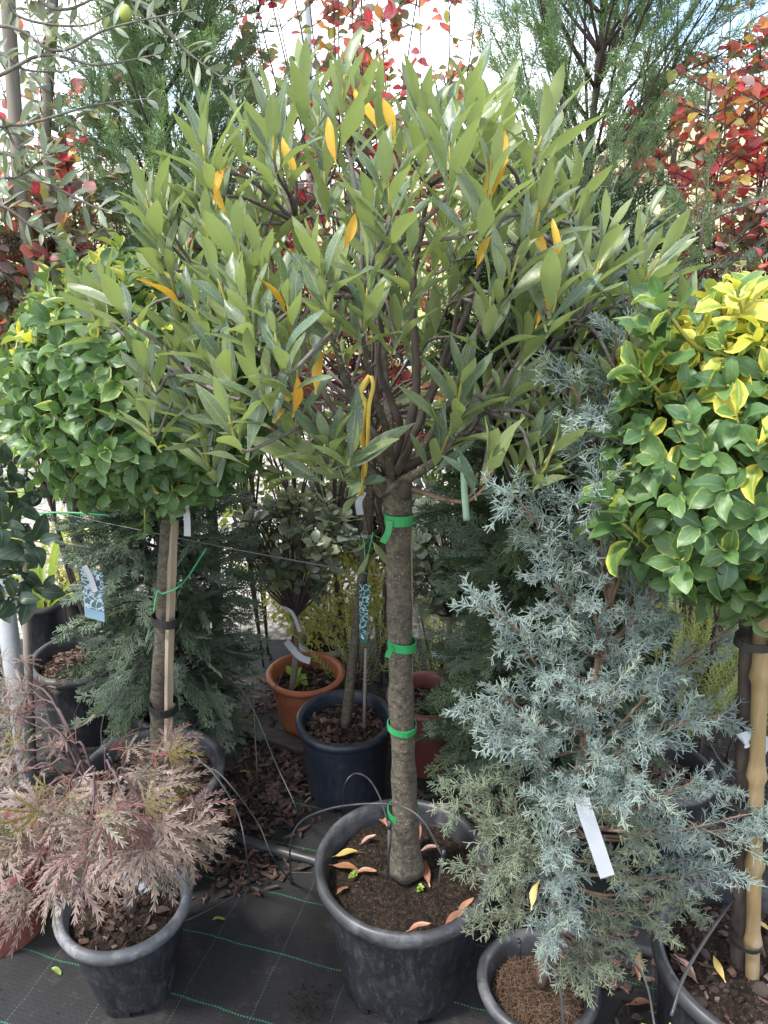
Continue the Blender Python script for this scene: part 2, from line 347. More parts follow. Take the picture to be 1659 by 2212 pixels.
M['juniper'] = leaf_mat('fresh_juniper_foliage', [(.24, .33, .23), (.28, .38, .25), (.31, .41, .23)], tip=(.38, .50, .26), trans=.48, rough=.55, noise_amt=.3)
M['fall_tan'] = leaf_mat('tan_dead_leaf', [(.27, .12, .065), (.32, .165, .10), (.21, .09, .055)], rib=(.45, .28, .18), under=(.38, .22, .14), trans=.1, noise_amt=.4)
M['fall_yellow'] = leaf_mat('yellow_dead_leaf', [(.58, .40, .10), (.55, .42, .16)], rib=(.6, .48, .2), under=(.58, .45, .2), trans=.1, noise_amt=.3, spot=(.2, .12, .03))
M['fall_pink'] = leaf_mat('pale_pink_dead_leaf', [(.45, .27, .24), (.40, .22, .2)], under=(.4, .28, .25), trans=.1)
M['fall_red'] = leaf_mat('red_dead_leaf', [(.45, .05, .07), (.4, .08, .08)], under=(.4, .12, .12), trans=.15)
M['fall_green'] = leaf_mat('green_dead_leaf', [(.25, .36, .10), (.32, .38, .12)], under=(.3, .36, .15), trans=.15)

# ------------------------------------------------------------------ the setting
def fabric_mat():
    m, nt = new_mat('woven_ground_fabric'); tc = N(nt, 'ShaderNodeTexCoord'); mp = N(nt, 'ShaderNodeMapping')
    mp.inputs['Rotation'].default_value = (0, 0, R(16.5)); nt.links.new(tc.outputs['Object'], mp.inputs['Vector'])
    sx = N(nt, 'ShaderNodeSeparateXYZ'); nt.links.new(mp.outputs['Vector'], sx.inputs[0]); X, Y = sx.outputs[0], sx.outputs[1]
    wob = math_(nt, 'MULTIPLY', math_(nt, 'SUBTRACT', noise_(nt, 9, 2), .5), .014)
    Y2 = math_(nt, 'ADD', Y, wob); X2 = math_(nt, 'ADD', X, wob)
    def line(v, sp, off, w):
        f = math_(nt, 'FRACT', math_(nt, 'DIVIDE', math_(nt, 'ADD', v, off), sp))
        return math_(nt, 'LESS_THAN', math_(nt, 'ABSOLUTE', math_(nt, 'SUBTRACT', f, .5)), w / sp / 2)
    weave = math_(nt, 'MULTIPLY', math_(nt, 'SINE', math_(nt, 'MULTIPLY', X, 2100)), math_(nt, 'SINE', math_(nt, 'MULTIPLY', Y, 1500)))
    rows = math_(nt, 'SINE', math_(nt, 'MULTIPLY', Y, 700))
    st = math_(nt, 'GREATER_THAN', math_(nt, 'SINE', math_(nt, 'MULTIPLY', X, 900)), -.3)
    gl = math_(nt, 'MULTIPLY', line(Y2, .1565, .0, .0034), st)
    st2 = math_(nt, 'GREATER_THAN', math_(nt, 'SINE', math_(nt, 'MULTIPLY', Y, 900)), -.1)
    wl = math_(nt, 'MULTIPLY', line(X2, .165, .02, .0022), st2)
    base = ramp(nt, [(.0075, .0075, .0085), (.0145, .0145, .016), (.026, .026, .0285)]); nt.links.new(maprange(nt, noise_(nt, 4, 8, rough=.65), .3, .72), base.inputs['Fac'])
    col = mixc(nt, maprange(nt, weave, -.2, 1, 0, .45), base.outputs['Color'], (.040, .040, .043))
    col = mixc(nt, math_(nt, 'MULTIPLY', maprange(nt, noise_(nt, 18, 8, rough=.75), .55, .78), .5), col, (.10, .085, .072))
    col = mixc(nt, math_(nt, 'MULTIPLY', gl, .75), col, (.03, .20, .12)); col = mixc(nt, math_(nt, 'MULTIPLY', wl, .4), col, (.10, .20, .18))
    b = N(nt, 'ShaderNodeBsdfPrincipled'); nt.links.new(col, b.inputs['Base Color']); b.inputs['Roughness'].default_value = .66; b.inputs['Specular IOR Level'].default_value = .3
    h = math_(nt, 'ADD', math_(nt, 'MULTIPLY', rows, .3), weave)
    nt.links.new(bump_(nt, h, .35, .0012), b.inputs['Normal'])
    o = N(nt, 'ShaderNodeOutputMaterial'); nt.links.new(b.outputs[0], o.inputs['Surface']); return m
def gravel_mat():
    m, nt = new_mat('pale_gravel'); tc = N(nt, 'ShaderNodeTexCoord'); vo = N(nt, 'ShaderNodeTexVoronoi'); vo.inputs['Scale'].default_value = 38
    nt.links.new(tc.outputs['Object'], vo.inputs['Vector'])
    r = ramp(nt, [(.22, .205, .19), (.38, .365, .35), (.47, .455, .44), (.31, .295, .27)]); nt.links.new(vo.outputs['Color'], r.inputs['Fac'])
    col = mixc(nt, maprange(nt, vo.outputs['Distance'], .3, .75), r.outputs['Color'], (.16, .15, .13))
    col = mixc(nt, maprange(nt, noise_(nt, 1.6, 5), .56, .7, 0, .5), col, (.20, .22, .10))
    b = N(nt, 'ShaderNodeBsdfPrincipled'); nt.links.new(col, b.inputs['Base Color']); b.inputs['Roughness'].default_value = .9
    nt.links.new(bump_(nt, vo.outputs['Distance'], 1.0, .012), b.inputs['Normal'])
    o = N(nt, 'ShaderNodeOutputMaterial'); nt.links.new(b.outputs[0], o.inputs['Surface']); return m
def sheet(name, x0, x1, y0, y1, z, mat, nx=2, ny=2, hf=None):
    mb = MB(); xs, ys = np.linspace(x0, x1, nx), np.linspace(y0, y1, ny); X, Y = np.meshgrid(xs, ys)
    Z = np.full(X.shape, z) if hf is None else np.vectorize(hf)(X, Y)
    i = np.arange(nx * ny).reshape(ny, nx)
    mb.add(np.stack([X.ravel(), Y.ravel(), Z.ravel()], 1), None, np.stack([i[:-1, :-1].ravel(), i[:-1, 1:].ravel(), i[1:, 1:].ravel(), i[1:, :-1].ravel()], 1))
    return build(mb, name, mat, kind='structure')
M['fabric'] = fabric_mat()
M['field'] = solid_mat('meadow', [(.10, .13, .035), (.20, .22, .07), (.30, .28, .13)], .95, .35, None, .3, .05)
M['hill'] = solid_mat('dry_hillside', [(.16, .19, .09), (.27, .26, .15), (.36, .31, .21)], .95, .06, None, .3, .3)
def fab_h(x, y):
    h = .004 + .007 * max(0, noise.noise(Vector((x * 3, y * 3, 1)))) + .0035 * max(0, noise.noise(Vector((x * 11 + y * 4, y * 3, 4))))
    if x > .38 and y < 1.15: h += .022 * max(0, math.sin((y * 1.0 + x * .35) * 42)) * min(1, (x - .38) * 6) * min(1, (1.15 - y) * 8)   # creases at the right
    return h
sheet('ground', -400, 400, -30, 60, -.004, M['field'])
sheet('ground_fabric', -3.2, 3.2, -1.5, 2.72, .004, M['fabric'], 220, 150, fab_h)
sheet('gravel_path', -9, 9, 2.7, 9.5, .001, gravel_mat())
def hill_h(x, y):
    t = max(0, (y - 45) / 100); s = 1 / (1 + math.exp(-(x - 15) / 22))
    return -.3 + (1 - math.exp(-t * 1.6)) * (3 + 20 * s) + 2.2 * t * noise.noise(Vector((x * .02, y * .02, 3)))
sheet('hill', -400, 400, 40, 330, 0, M['hill'], 90, 50, hill_h)

# ------------------------------------------------------------------ leaf shapes
def leaf_tpl(L, W, peak=.5, sharp=1.0, fold=.35, curl=.15, wave=0.0, n=6, stalk=.06, twist=0.0, seed=0, tooth=0.0, cols=1):
    mb = MB(); ts = np.linspace(0, 1, n + 1); V = []; E = []
    rr = random.Random(seed)
    nc = 2 * cols + 1
    for i, t in enumerate(ts):
        u = t ** (math.log(.5) / math.log(peak))
        w = max(.02, math.sin(math.pi * min(1, u * .97 + .015)) ** sharp) * W / 2
        y = stalk * L + t * L * (1 - stalk)
        if tooth and 0 < i < n: w *= 1 + (tooth if i % 2 else -tooth)
        tw = twist * (t - .3)
        for c in range(nc):
            q = (c - cols) / cols; x = q * w
            z = fold * abs(x) - curl * L * t * t + wave * W * math.sin(t * 7 + q * 2.2 + seed) * abs(q)
            V.append((x * math.cos(tw) - z * math.sin(tw), y, z * math.cos(tw) + x * math.sin(tw))); E.append(abs(q))
    F = []
    for i in range(n):
        for c in range(nc - 1):
            a = i * nc + c; F.append((a, a + 1, a + nc + 1, a + nc))
    sw = .018 * L + .0003
    k = len(V); V += [(-sw, 0, 0), (sw, 0, 0), (sw, stalk * L * 1.3, .0004), (-sw, stalk * L * 1.3, .0004)]; E += [0] * 4
    F.append((k, k + 1, k + 2, k + 3))
    mb.add(V, None, F, 0, 0.0, E); d = mb.pack(); d['L'], d['W'] = L, W; return d
def maple_tpl(L, seed=0):
    rr = random.Random(seed); mb = MB(); V = []; F3 = []; F4 = []; E = []
    for ang, le in ((0, 1), (.58, .93), (-.58, .93), (1.18, .74), (-1.18, .74), (1.9, .45), (-1.9, .45)):
        ang += rr.uniform(-.08, .08); le *= L * rr.uniform(.9, 1.08); ca, sa = math.cos(ang), math.sin(ang)
        droop = rr.uniform(.25, .5); nseg = 6
        def pt(x, y):
            t = y / le; z = -droop * le * t * t + .12 * abs(x)
            return (x * ca + y * sa, -x * sa + y * ca, z + (.15 * L - .15 * L) )
        b = len(V)
        for i in range(nseg + 1):
            t = i / nseg; w = (.008 + .046 * math.sin(math.pi * min(1, t * .86 + .08)) ** 1.4) * le * (.5 if i not in (0, nseg) else .25)
            V += [pt(-w, t * le), pt(w, t * le)]; E += [.1, .1]
        for i in range(nseg): a = b + 2 * i; F4.append((a, a + 1, a + 3, a + 2))
        for i in range(1, nseg):
            t = i / nseg; wl = (.03 + .075 * math.sin(math.pi * min(1, t * .8 + .05))) * le
            for s in (-1, 1):
                k = len(V); w0 = .02 * le; V += [pt(s * w0, (t - .07) * le), pt(s * w0, (t + .05) * le), pt(s * wl, (t + .13) * le)]; E += [.1, .1, 1]
                F3.append((k, k + 1, k + 2))
    mb.add(V, F3, F4, 0, 0.0, E); d = mb.pack(); d['L'], d['W'] = L, L * 1.2; return d

PLANTS = []          # leaves are shared out at the end: the ones that show largest become leaves of their own
class Leaves:
    def __init__(s, root, tpls, mats, maxobj):
        s.root, s.tpls, s.mats, s.maxobj = root, tpls, mats, maxobj; s.M, s.k, s.t = [], [], []; PLANTS.append(s)
    def add(s, Mx, kind, tint=None):
        s.M.append(Mx); k = len(Mx); s.k.append(np.broadcast_to(kind, (k,)).astype(int)); s.t.append(rng.random(k) if tint is None else tint)
def whorl(lv, pos, axis, n, th0, th1, span, kinds, scale=(.8, 1.1), tips_up=0.0):
    """n leaves round the end of a shoot, the lower ones spread wider."""
    a = unit(np.array(axis)); ref = np.array([0, 0, 1.]) if abs(a[2]) < .9 else np.array([1., 0, 0])
    u = unit(np.cross(a, ref)); w = np.cross(a, u); ph = rng.random() * 6.28
    i = np.arange(n); f = (i + .5) / n; th = th0 + (th1 - th0) * f + rng.normal(0, .10, n)
    az = ph + i * 2.4 + rng.normal(0, .2, n); r = np.cos(az)[:, None] * u + np.sin(az)[:, None] * w
    d = np.cos(th)[:, None] * a + np.sin(th)[:, None] * r; d[:, 2] += tips_up
    nn = -r * np.cos(th)[:, None] + a * np.sin(th)[:, None] + rng.normal(0, .18, (n, 3))
    p = np.array(pos) - a * (f * span)[:, None]
    sc = rng.uniform(*scale, n) * (.72 + .4 * np.minimum(1, f * 1.6))
    lv.add(frames(p, d, nn, sc), kinds(n) if callable(kinds) else kinds)
    return p

# ------------------------------------------------------------------ pots
def ring_noise(a, z, s): return noise.noise(Vector((math.cos(a) * 2, math.sin(a) * 2, z * 6 + s)))
def chip_tpl(l, w, h, seed):
    rr = random.Random(seed); V = []
    for z in (0, 1):
        for (x, y) in ((-1, -1), (1, -1), (1, 1), (-1, 1)):
            V.append((x * w / 2 * rr.uniform(.5, 1.2), y * l / 2 * rr.uniform(.7, 1.15), (z - .5) * h * rr.uniform(.6, 1.3) + .12 * l * (y * y - .5) * rr.uniform(-1, 1)))
    mb = MB(); mb.add(V, None, [(3, 2, 1, 0), (4, 5, 6, 7), (0, 1, 5, 4), (1, 2, 6, 5), (2, 3, 7, 6), (3, 0, 4, 7)]); return mb.pack()
CHIPS = [leaf_tpl(.026, .008, .5, 1, 1.2, .3, .1, 4, .08, 1.2, 3), leaf_tpl(.034, .010, .5, 1, 1.0, -.2, .15, 4, .08, -1.0, 4), leaf_tpl(.038, .013, .5, 1, .7, .2, .1, 4, .08, .6, 8), leaf_tpl(.030, .014, .5, 1, .9, -.3, .1, 4, .08, -.7, 9), chip_tpl(.030, .010, .004, 1), chip_tpl(.022, .011, .005, 2), chip_tpl(.040, .007, .004, 3), chip_tpl(.016, .012, .007, 4), chip_tpl(.028, .014, .003, 5)]
def scatter_chips(mb, pts, scale=(.5, 1.2), tilt=.5):
    pts = np.asarray(pts); k = len(pts); az = rng.random(k) * 6.28; kind = rng.integers(0, len(CHIPS), k)
    d = np.stack([np.cos(az), np.sin(az), rng.normal(0, tilt * .5, k)], 1); n = np.stack([rng.normal(0, tilt, k), rng.normal(0, tilt, k), np.ones(k)], 1)
    Mx = frames(pts, d, n, rng.uniform(*scale, k)); t = rng.random(k)
    for q in range(len(CHIPS)): mb.inst(CHIPS[q], Mx[kind == q], t[kind == q])
def soil_z(x, y, zs, s): return zs + .010 * noise.noise(Vector((x * 22, y * 22, s))) + .007 * noise.noise(Vector((x * 60, y * 60, s + 5)))
POT_GROUP = 'plant pots standing on the black ground fabric'
def pot(label, x, y, r, h, body='black_pot', rim='black_rim', base=.80, soil='soil', depth=.045, chips=0, flutes=0, notches=0, needles=0, lip=.026, tilt=0.0, name='plant_pot', band=False, chip_scale=(.3, 1.1)):
    s = random.uniform(0, 50); t = thing(name, label, 'plant pot', (x, y, 0), POT_GROUP)
    wall = r - .012
    def rf(a, z):
        k = 1 + .004 * ring_noise(a, z, s)
        if flutes:
            q = (a * flutes / (2 * math.pi) + s) % 1; half = .16 + .26 * (1 - z / h)
            k -= .045 * (1 - z / h) ** .5 * min(1, max(0, (half - abs(q - .5)) * 22))
        return k
    nb = 96
    def skip(a, j):
        if not notches or j > 0: return False
        q = (a * notches / (2 * math.pi) + s) % 1; return abs(q - .5) < .11
    zs = [0, .07 * h, .075 * h] + [h * f for f in np.linspace(.12, .86, 8)] + [h - lip - .001]
    prof = [(wall * (base + (1 - base) * (z / h) ** .9), z + .005) for z in zs]
    if band: prof = [(q if z < .80 * h else q + .004, z) for q, z in prof]
    mb = MB(); lathe(mb, prof, nb, 0, rf, skip)
    mb.add([(wall * base * .97 * math.cos(a), wall * base * .97 * math.sin(a), .03 * h + .006) for a in np.arange(24) * 2 * math.pi / 24] + [(0, 0, .03 * h + .006)], [(i, (i + 1) % 24, 24) for i in range(24)])
    mb2 = mb; b = build(mb2, 'body', M[body], t); b.location = t.location
    mb = MB(); q = lip
    prof = [(wall - .001, h - q), (r - .003, h - q + .001), (r, h - q * .6), (r + .001, h - q * .3), (r - .003, h - .003), (r - .008, h), (r - .015, h - .001), (r - .020, h - .006), (r - .022, h - .02), (r - .026, h - depth * .6), (r - .030, h - depth - .03)]
    lathe(mb, prof, nb, 0, lambda a, z: 1 + .006 * ring_noise(a, z * .3, s + 9)); b = build(mb, 'rim', M[rim], t); b.location = t.location
    mb = MB(); ri = r - .0275; zs = h - depth; V = []; F4 = []; nr, na = 12, 64
    for i in range(nr + 1):
        for a in np.arange(na) * 2 * math.pi / na:
            q = ri * (i / nr) ** .8 + 1e-4; V.append((q * math.cos(a), q * math.sin(a), soil_z(q * math.cos(a), q * math.sin(a), zs + .012 * (1 - (i / nr) ** 2), s)))
    for i in range(nr):
        for a in range(na): F4.append((i * na + a, i * na + (a + 1) % na, (i + 1) * na + (a + 1) % na, (i + 1) * na + a))
    mb.add(V, None, F4); b = build(mb, 'soil', M[soil], t); b.location = t.location
    if chips:
        rr = ri * .97 * np.sqrt(rng.random(chips)); a = rng.random(chips) * 6.28; X, Y = rr * np.cos(a), rr * np.sin(a)
        Z = [soil_z(p, q, zs + .012 * (1 - (g / ri) ** 2), s) + random.uniform(.001, .006) for p, q, g in zip(X, Y, rr)]
        mb = MB(); scatter_chips(mb, np.stack([X, Y, Z], 1), chip_scale); b = build(mb, 'bark_mulch', M['chips'], t, 'stuff', smooth=False); b.location = t.location
    if needles:
        rr = ri * .97 * np.sqrt(rng.random(needles)); a = rng.random(needles) * 6.28; b2 = rng.random(needles) * 6.28; L = rng.uniform(.012, .035, needles)
        P0 = np.stack([rr * np.cos(a), rr * np.sin(a), zs + .012 * (1 - (rr / ri) ** 2) + rng.uniform(0, .012, needles)], 1)
        P1 = P0 + np.stack([L * np.cos(b2), L * np.sin(b2), rng.normal(0, .006, needles)], 1)
        lim = np.hypot(P1[:, 0], P1[:, 1]) < ri; mb = MB(); k = lim.sum(); prisms(mb, P0[lim], P1[lim], .0007, .0005)
        mb.T[-1] = np.repeat(rng.random(k), 6); b = build(mb, 'needle_litter', M['needles'], t, 'stuff'); b.location = t.location
    t['soil_z'] = zs; return t
p_main = pot('large worn black pot holding the tall narrow-leaved standard tree in the centre', .044, 1.266, .192, .32, flutes=6, notches=8, depth=.05, lip=.034)
p_maple = pot('scuffed fluted black pot under the pinkish cut-leaf maple', -.552, 1.231, .141, .25, rim='scuffed_rim', flutes=5, notches=5, base=.70, depth=.04, chips=110, lip=.028)
p_blue = pot('blue-black pot with a leaning thin trunk, in front of the terracotta pot', -.112, 1.854, .142, .26, 'blue_pot', 'blue_pot', .86, depth=.045, chips=300, notches=8, band=True)
p_terra = pot('orange terracotta-coloured pot with green seedlings on bark mulch', -.257, 2.166, .129, .21, 'terracotta', 'terracotta', .72, depth=.055, chips=240, band=True, lip=.02)
p_redb = pot('red-brown pot half hidden behind the central tree trunk', .135, 1.985, .128, .25, 'redbrown', 'redbrown', .80, depth=.05, chips=150, lip=.022)
p_left = pot('black pot of the ball-shaped standard with trunk tied to a wooden stake', -.588, 1.581, .183, .30, depth=.05, chips=330, notches=8)
p_conl = pot('black pot under the bushy blue-green conifer at left', -.612, 1.945, .146, .26, 'blue_pot', 'black_rim', depth=.05, chips=150)
p_far = pot('wide black pot with bark mulch at far left behind the standard', -.975, 2.16, .165, .28, depth=.05, chips=420)
p_small = pot('small black pot holding a pale dwarf ball shrub on the gravel', -1.27, 2.92, .125, .14, depth=.05, chips=60)
p_strap = pot('narrow dark pot of the strap-leaved plant beside the grey tube', -1.33, 2.66, .10, .22, base=.9, depth=.04)
p_maroon = pot('maroon pot cut off by the left edge beside the maple pot', -.925, 1.385, .142, .23, 'redbrown', 'redbrown', .82, depth=.04)
p_conr = pot('black pot under the tall dark green conifer behind the blue cypress', .36, 1.67, .124, .25, 'blue_pot', 'black_rim', depth=.04, chips=80)
p_jun = pot('black pot littered with dry needles under the blue cypress', .300, 1.070, .118, .22, depth=.055, needles=2600, soil='soil_dry')
p_right = pot('large black pot of the bamboo-staked tree at right, filled with lava stones', .690, 1.030, .187, .33, depth=.05, flutes=6, lip=.034, chips=120)
p_backr = pot('black pot with reddish bark behind the blue cypress at right', .71, 1.60, .132, .29, depth=.055, chips=170, chip_scale=(.9, 1.6))
p_trough = pot('pale-rimmed dark pot of the yellow-flecked shrub behind the terracotta pot', -.22, 2.53, .11, .12, 'black_pot', 'grit', depth=.03)

# lava stones lying in the right pot
def rock_tpl(seed):
    rr = random.Random(seed); mb = MB(); V = []
    for i, z in enumerate((-.8, -.3, .35, .8)):
        q = (.6, 1, .95, .5)[i]
        for j in range(7):
            a = j * 2 * math.pi / 7 + rr.uniform(-.2, .2); k = q * rr.uniform(.8, 1.2); V.append((k * math.cos(a), k * math.sin(a) * .75, z * .6))
    F = [(i * 7 + j, i * 7 + (j + 1) % 7, (i + 1) * 7 + (j + 1) % 7, (i + 1) * 7 + j) for i in range(3) for j in range(7)]
    V += [(0, 0, -.55), (0, 0, .6)]; F3 = [((j + 1) % 7, j, 28) for j in range(7)] + [(21 + j, 21 + (j + 1) % 7, 29) for j in range(7)]
    mb.add(V, F3, F); return mb.pack()
ROCKS = [mesh_of(rock_tpl(i), 'stone', M['stone']) for i in range(5)]
def stones(t, n, s0, s1, zs, rmax, bias=(0, 0)):
    for i in range(n):
        r = rmax * math.sqrt(random.random()); a = random.random() * 6.28; s = random.uniform(s0, s1)
        o = obj('stone', ROCKS[i % 5], t); o.location = t.location + Vector((r * math.cos(a) + bias[0], r * math.sin(a) + bias[1], zs + s * .3 + .012 * (1 - (r / rmax) ** 2)))
        o.scale = (s, s, s * random.uniform(.6, 1)); o.rotation_euler = (random.uniform(-.5, .5), random.uniform(-.5, .5), random.random() * 6.28)
stones(p_right, 70, .006, .017, .281, .148); stones(p_blue, 50, .005, .011, .216, .105); stones(p_maple, 26, .005, .012, .21, .10)

# ------------------------------------------------------------------ standard tree in the centre
def trunk_obj(t, pts, rad, mat, n=14, bump=.12, name='trunk', seg=26, seed=0):
    mb = MB(); c = catmull(pts, seg); r = np.interp(np.linspace(0, 1, seg), np.linspace(0, 1, len(rad)), rad)
    tube(mb, c, r, n, bump=bump, seed=seed); return build(mb, name, mat, t)
def band(t, name, c, d, r, w, mat, tail=None, seed=0):
    """A strip of tape wound once round a trunk."""
    mb = MB(); d = np.array(unit(d)); u = unit(np.cross(d, [0, 1., .1])); v = np.cross(d, u); n = 20; V = []
    for k in range(4):
        rr = (r, r + .0022, r + .0022, r)[k]; h = (-.5, -.5, .5, .5)[k] * w
        for j in range(n):
            a = j * 2 * math.pi / n; sl = .12 * w * math.sin(a + seed)
            V.append(np.array(c) + d * (h + sl) + rr * (1 + .03 * math.sin(3 * a + seed)) * (math.cos(a) * u + math.sin(a) * v))
    F = [(k * n + j, k * n + (j + 1) % n, ((k + 1) % 4) * n + (j + 1) % n, ((k + 1) % 4) * n + j) for k in range(4) for j in range(n)]
    mb.add(V, None, F)
    if tail: ribbon(mb, tail, w * .6)
    return build(mb, name, mat, t, smooth=False)
def ribbon(mb, pts, w, nrm=(0, -1, 0), twist=None, thick=.0006, seg=14):
    c = catmull(pts, seg); tt = unit(np.gradient(c, axis=0)); V = []
    for i in range(seg):
        s = np.cross(tt[i], nrm); s = unit(s); a = 0 if twist is None else np.interp(i / (seg - 1), np.linspace(0, 1, len(twist)), twist)
        nn = np.cross(s, tt[i]); q = s * math.cos(a) + nn * math.sin(a); f = np.cross(q, tt[i]) * thick
        V += [c[i] - q * w / 2 - f, c[i] + q * w / 2 - f, c[i] + q * w / 2 + f, c[i] - q * w / 2 + f]
    F = []
    for i in range(seg - 1):
        for k in range(4): F.append((4 * i + k, 4 * i + (k + 1) % 4, 4 * i + 4 + (k + 1) % 4, 4 * i + 4 + k))
    F += [(3, 2, 1, 0), tuple(4 * (seg - 1) + k for k in range(4))]
    mb.add(V, None, F)

LEAF_MAIN = [leaf_tpl(.100, .0225, .52, 1.0, .30, .05, .06, 8, .08, .35, 1), leaf_tpl(.090, .0225, .55, .95, .45, .14, .09, 8, .08, -.5, 2),
             leaf_tpl(.074, .0225, .52, .9, .25, -.07, .08, 8, .08, .5, 3), leaf_tpl(.110, .0235, .54, 1.05, .38, .10, .07, 8, .08, -.3, 4), leaf_tpl(.088, .0205, .5, 1.0, .7, .28, .12, 8, .08, .9, 5)]
t_main = thing('standard_tree', 'tall standard tree with narrow grey-green leaves and thick trunk, centre', 'tree', (.055, 1.27, .28))
pb, pm, pt = P(877, 1880, 1.262), P(866, 1480, 1.275), P(858, 1075, 1.285)
trunk_obj(t_main, [pb, P(873, 1700, 1.27), pm, P(862, 1250, 1.283), pt, P(842, 1035, 1.287)], [.038, .0290, .0255, .0240, .0246, .0226, .0232, .0225, .0235, .0262, .036, .034], M['bark'], 18, .14, seg=60, seed=3)
fork = np.array(P(848, 1030, 1.287))
mb = MB()                                     # gnarled stubs where old limbs were cut off
for px, py, Yo, r in ((872, 1060, 1.265, .016), (835, 1052, 1.268, .015), (862, 1035, 1.30, .018)):
    c = np.array(P(px, py, Yo)); tube(mb, [c + [0, .012, -.014], c, c + [.004, -.004, .016], c + [.004, -.004, .022]], [r * .8, r, r * .8, r * .3], 10, bump=.3, seed=px)
build(mb, 'burl', M['bark_dark'], t_main)
def tapes():
    for i, (px, py, r, w) in enumerate(((862, 1120, .0236, .019), (869, 1390, .0254, .017), (869, 1568, .0276, .013), (871, 1753, .0312, .013))):
        c = P(px, py, 1.276); d = (.01, .02, 1); tail = None
        if i == 0: tail = [P(842, 1125, 1.252), P(838, 1150, 1.248), P(826, 1172, 1.246)]
        if i == 1: tail = [P(848, 1398, 1.252), P(842, 1406, 1.25), P(836, 1420, 1.248)]
        band(t_main, 'tie_tape', c, d, r, w, M['tie_green'], tail, i)
tapes()
mb = MB(); tube(mb, catmull([P(886, 1870, 1.292), P(882, 1150, 1.302), P(879, 925, 1.32)], 16), .0075, 4); tag(build(mb, 'wooden_stake', M['stake'], smooth=False), 'slim wooden stake behind the thick central trunk, peeking out at its right', 'stake')
# limbs: directions fanned out from the fork, ends inside the crown
limb_ends = [P(830, 640, 1.20), P(780, 640, 1.10), P(1000, 640, 1.22), P(1150, 460, 1.25), P(1240, 700, 1.24), P(560, 720, 1.22), P(460, 640, 1.30), P(640, 480, 1.34), P(930, 400, 1.36),
             P(700, 900, 1.10), P(420, 820, 1.18), P(1060, 880, 1.12), P(1060, 500, 1.52), P(800, 400, 1.52), P(560, 560, 1.54), P(1200, 640, 1.46), P(760, 820, 1.50)]
LIMB = []
for i, e in enumerate(limb_ends):
    e = np.array(e); d = e - fork; L = np.linalg.norm(d); side = unit(np.cross(d, [0, 0, 1.])) * random.uniform(-.06, .06) * L
    s0 = fork + np.array([d[0] * .05, d[1] * .05, random.uniform(-.03, .03)])
    m1 = fork + d * .35 + side + np.array([0, 0, -.03 * L]) + np.array([d[0], d[1], 0]) * .10; m2 = fork + d * .7 - side * .6 + np.array([0, 0, -.02])
    c = catmull([s0, m1, m2, e], 22); c += rng.normal(0, .0022, c.shape) * np.linspace(0, 1, 22)[:, None]; LIMB.append(c)
    r = np.linspace(random.uniform(.0075, .0105), .0032, 22); mb = MB(); tube(mb, c, r, 9, bump=.14, seed=i); build(mb, 'limb', M['bark'] if i % 2 else M['bark_dark'], t_main)
lv = Leaves(t_main, LEAF_MAIN + [LEAF_MAIN[1], LEAF_MAIN[4]], [M['lf_main']] * 5 + [M['lf_main_yellow']] * 2, 300)
def R_main(d):                                 # how far the crown reaches in a direction from the fork
    el = math.degrees(math.asin(d[2])); return float(np.interp(el, [0, 12, 25, 40, 60, 75, 90], [.30, .40, .56, .64, .65, .64, .66]))
tips = []
fixed = [(185, 650, 1.25), (300, 770, 1.14), (480, 905, 1.13), (740, 985, 1.06), (975, 925, 1.10), (1090, 860, 1.18), (1180, 810, 1.24), (1290, 600, 1.28), (1400, 470, 1.30), (1180, 400, 1.22), (1090, 260, 1.30), (1030, 330, 1.24), (530, 270, 1.38), (470, 420, 1.25), (350, 420, 1.30), (820, 210, 1.34), (880, 280, 1.30), (770, 190, 1.40), (700, 360, 1.2), (950, 240, 1.42),
         (800, 470, 1.06), (620, 640, 1.02), (470, 600, 1.08), (420, 650, 1.12), (560, 560, 1.1), (700, 640, 1.0), (870, 640, 1.06), (1060, 640, 1.05), (1000, 800, 1.06), (1150, 690, 1.10), (640, 790, 1.04), (360, 560, 1.24), (1250, 520, 1.25), (640, 960, 1.10)]
for q in fixed: tips.append(np.array(P(*q)))
while len(tips) < 158:
    v = unit(rng.normal(0, 1, 3))
    if v[2] < .26: continue
    rr = R_main(v) * rng.uniform(.55, 1.0) ** .6; p = fork + v * np.array([rr * .92, rr * .72, rr])
    q = p - np.array([0, 0, CAM_H]); dd = q[1] * cp - q[2] * sp; ux, uy = FPX * q[0] / dd + 829.5, 1106 - FPX * (q[1] * sp + q[2] * cp) / dd
    if ((ux - 850) / 190) ** 2 + ((uy - 900) / 190) ** 2 < 1: continue          # the limbs stay bare near the fork
    if min(np.linalg.norm(p - q) for q in tips) > .052: tips.append(p)
twigs = MB(); greens = MB(); npool = np.concatenate(LIMB); nidx = np.concatenate([np.arange(22)] * len(LIMB))
for tip in tips:
    dv = tip - npool; dist = np.linalg.norm(dv, axis=1); score = dist + np.where(nidx < 7, .35, 0) + np.where(dv[:, 2] < -.02, .3, 0); j = int(np.argmin(score)); s0 = npool[j]
    d = tip - s0; Ld = np.linalg.norm(d); out = unit(tip - fork); ax = unit(out * .62 + np.array([0, 0, .95]) + rng.normal(0, .15, 3))
    if Ld > .02:
        c = catmull([s0, s0 + d * .5 + rng.normal(0, .008, 3) - ax * Ld * .08, tip - ax * .06, tip], 12); k = 8
        tube(twigs, c[:k + 1], np.linspace(.0034, .0022, k + 1), 6, bump=.15); tube(greens, c[k:], np.linspace(.0025, .0015, 12 - k), 5)
    n = random.randint(8, 11)
    whorl(lv, tip, ax, n, .14, .88, .095, lambda n: np.where(rng.random(n) < .005, rng.integers(5, 7, n), rng.integers(0, 5, n)), (.62, 1.08))
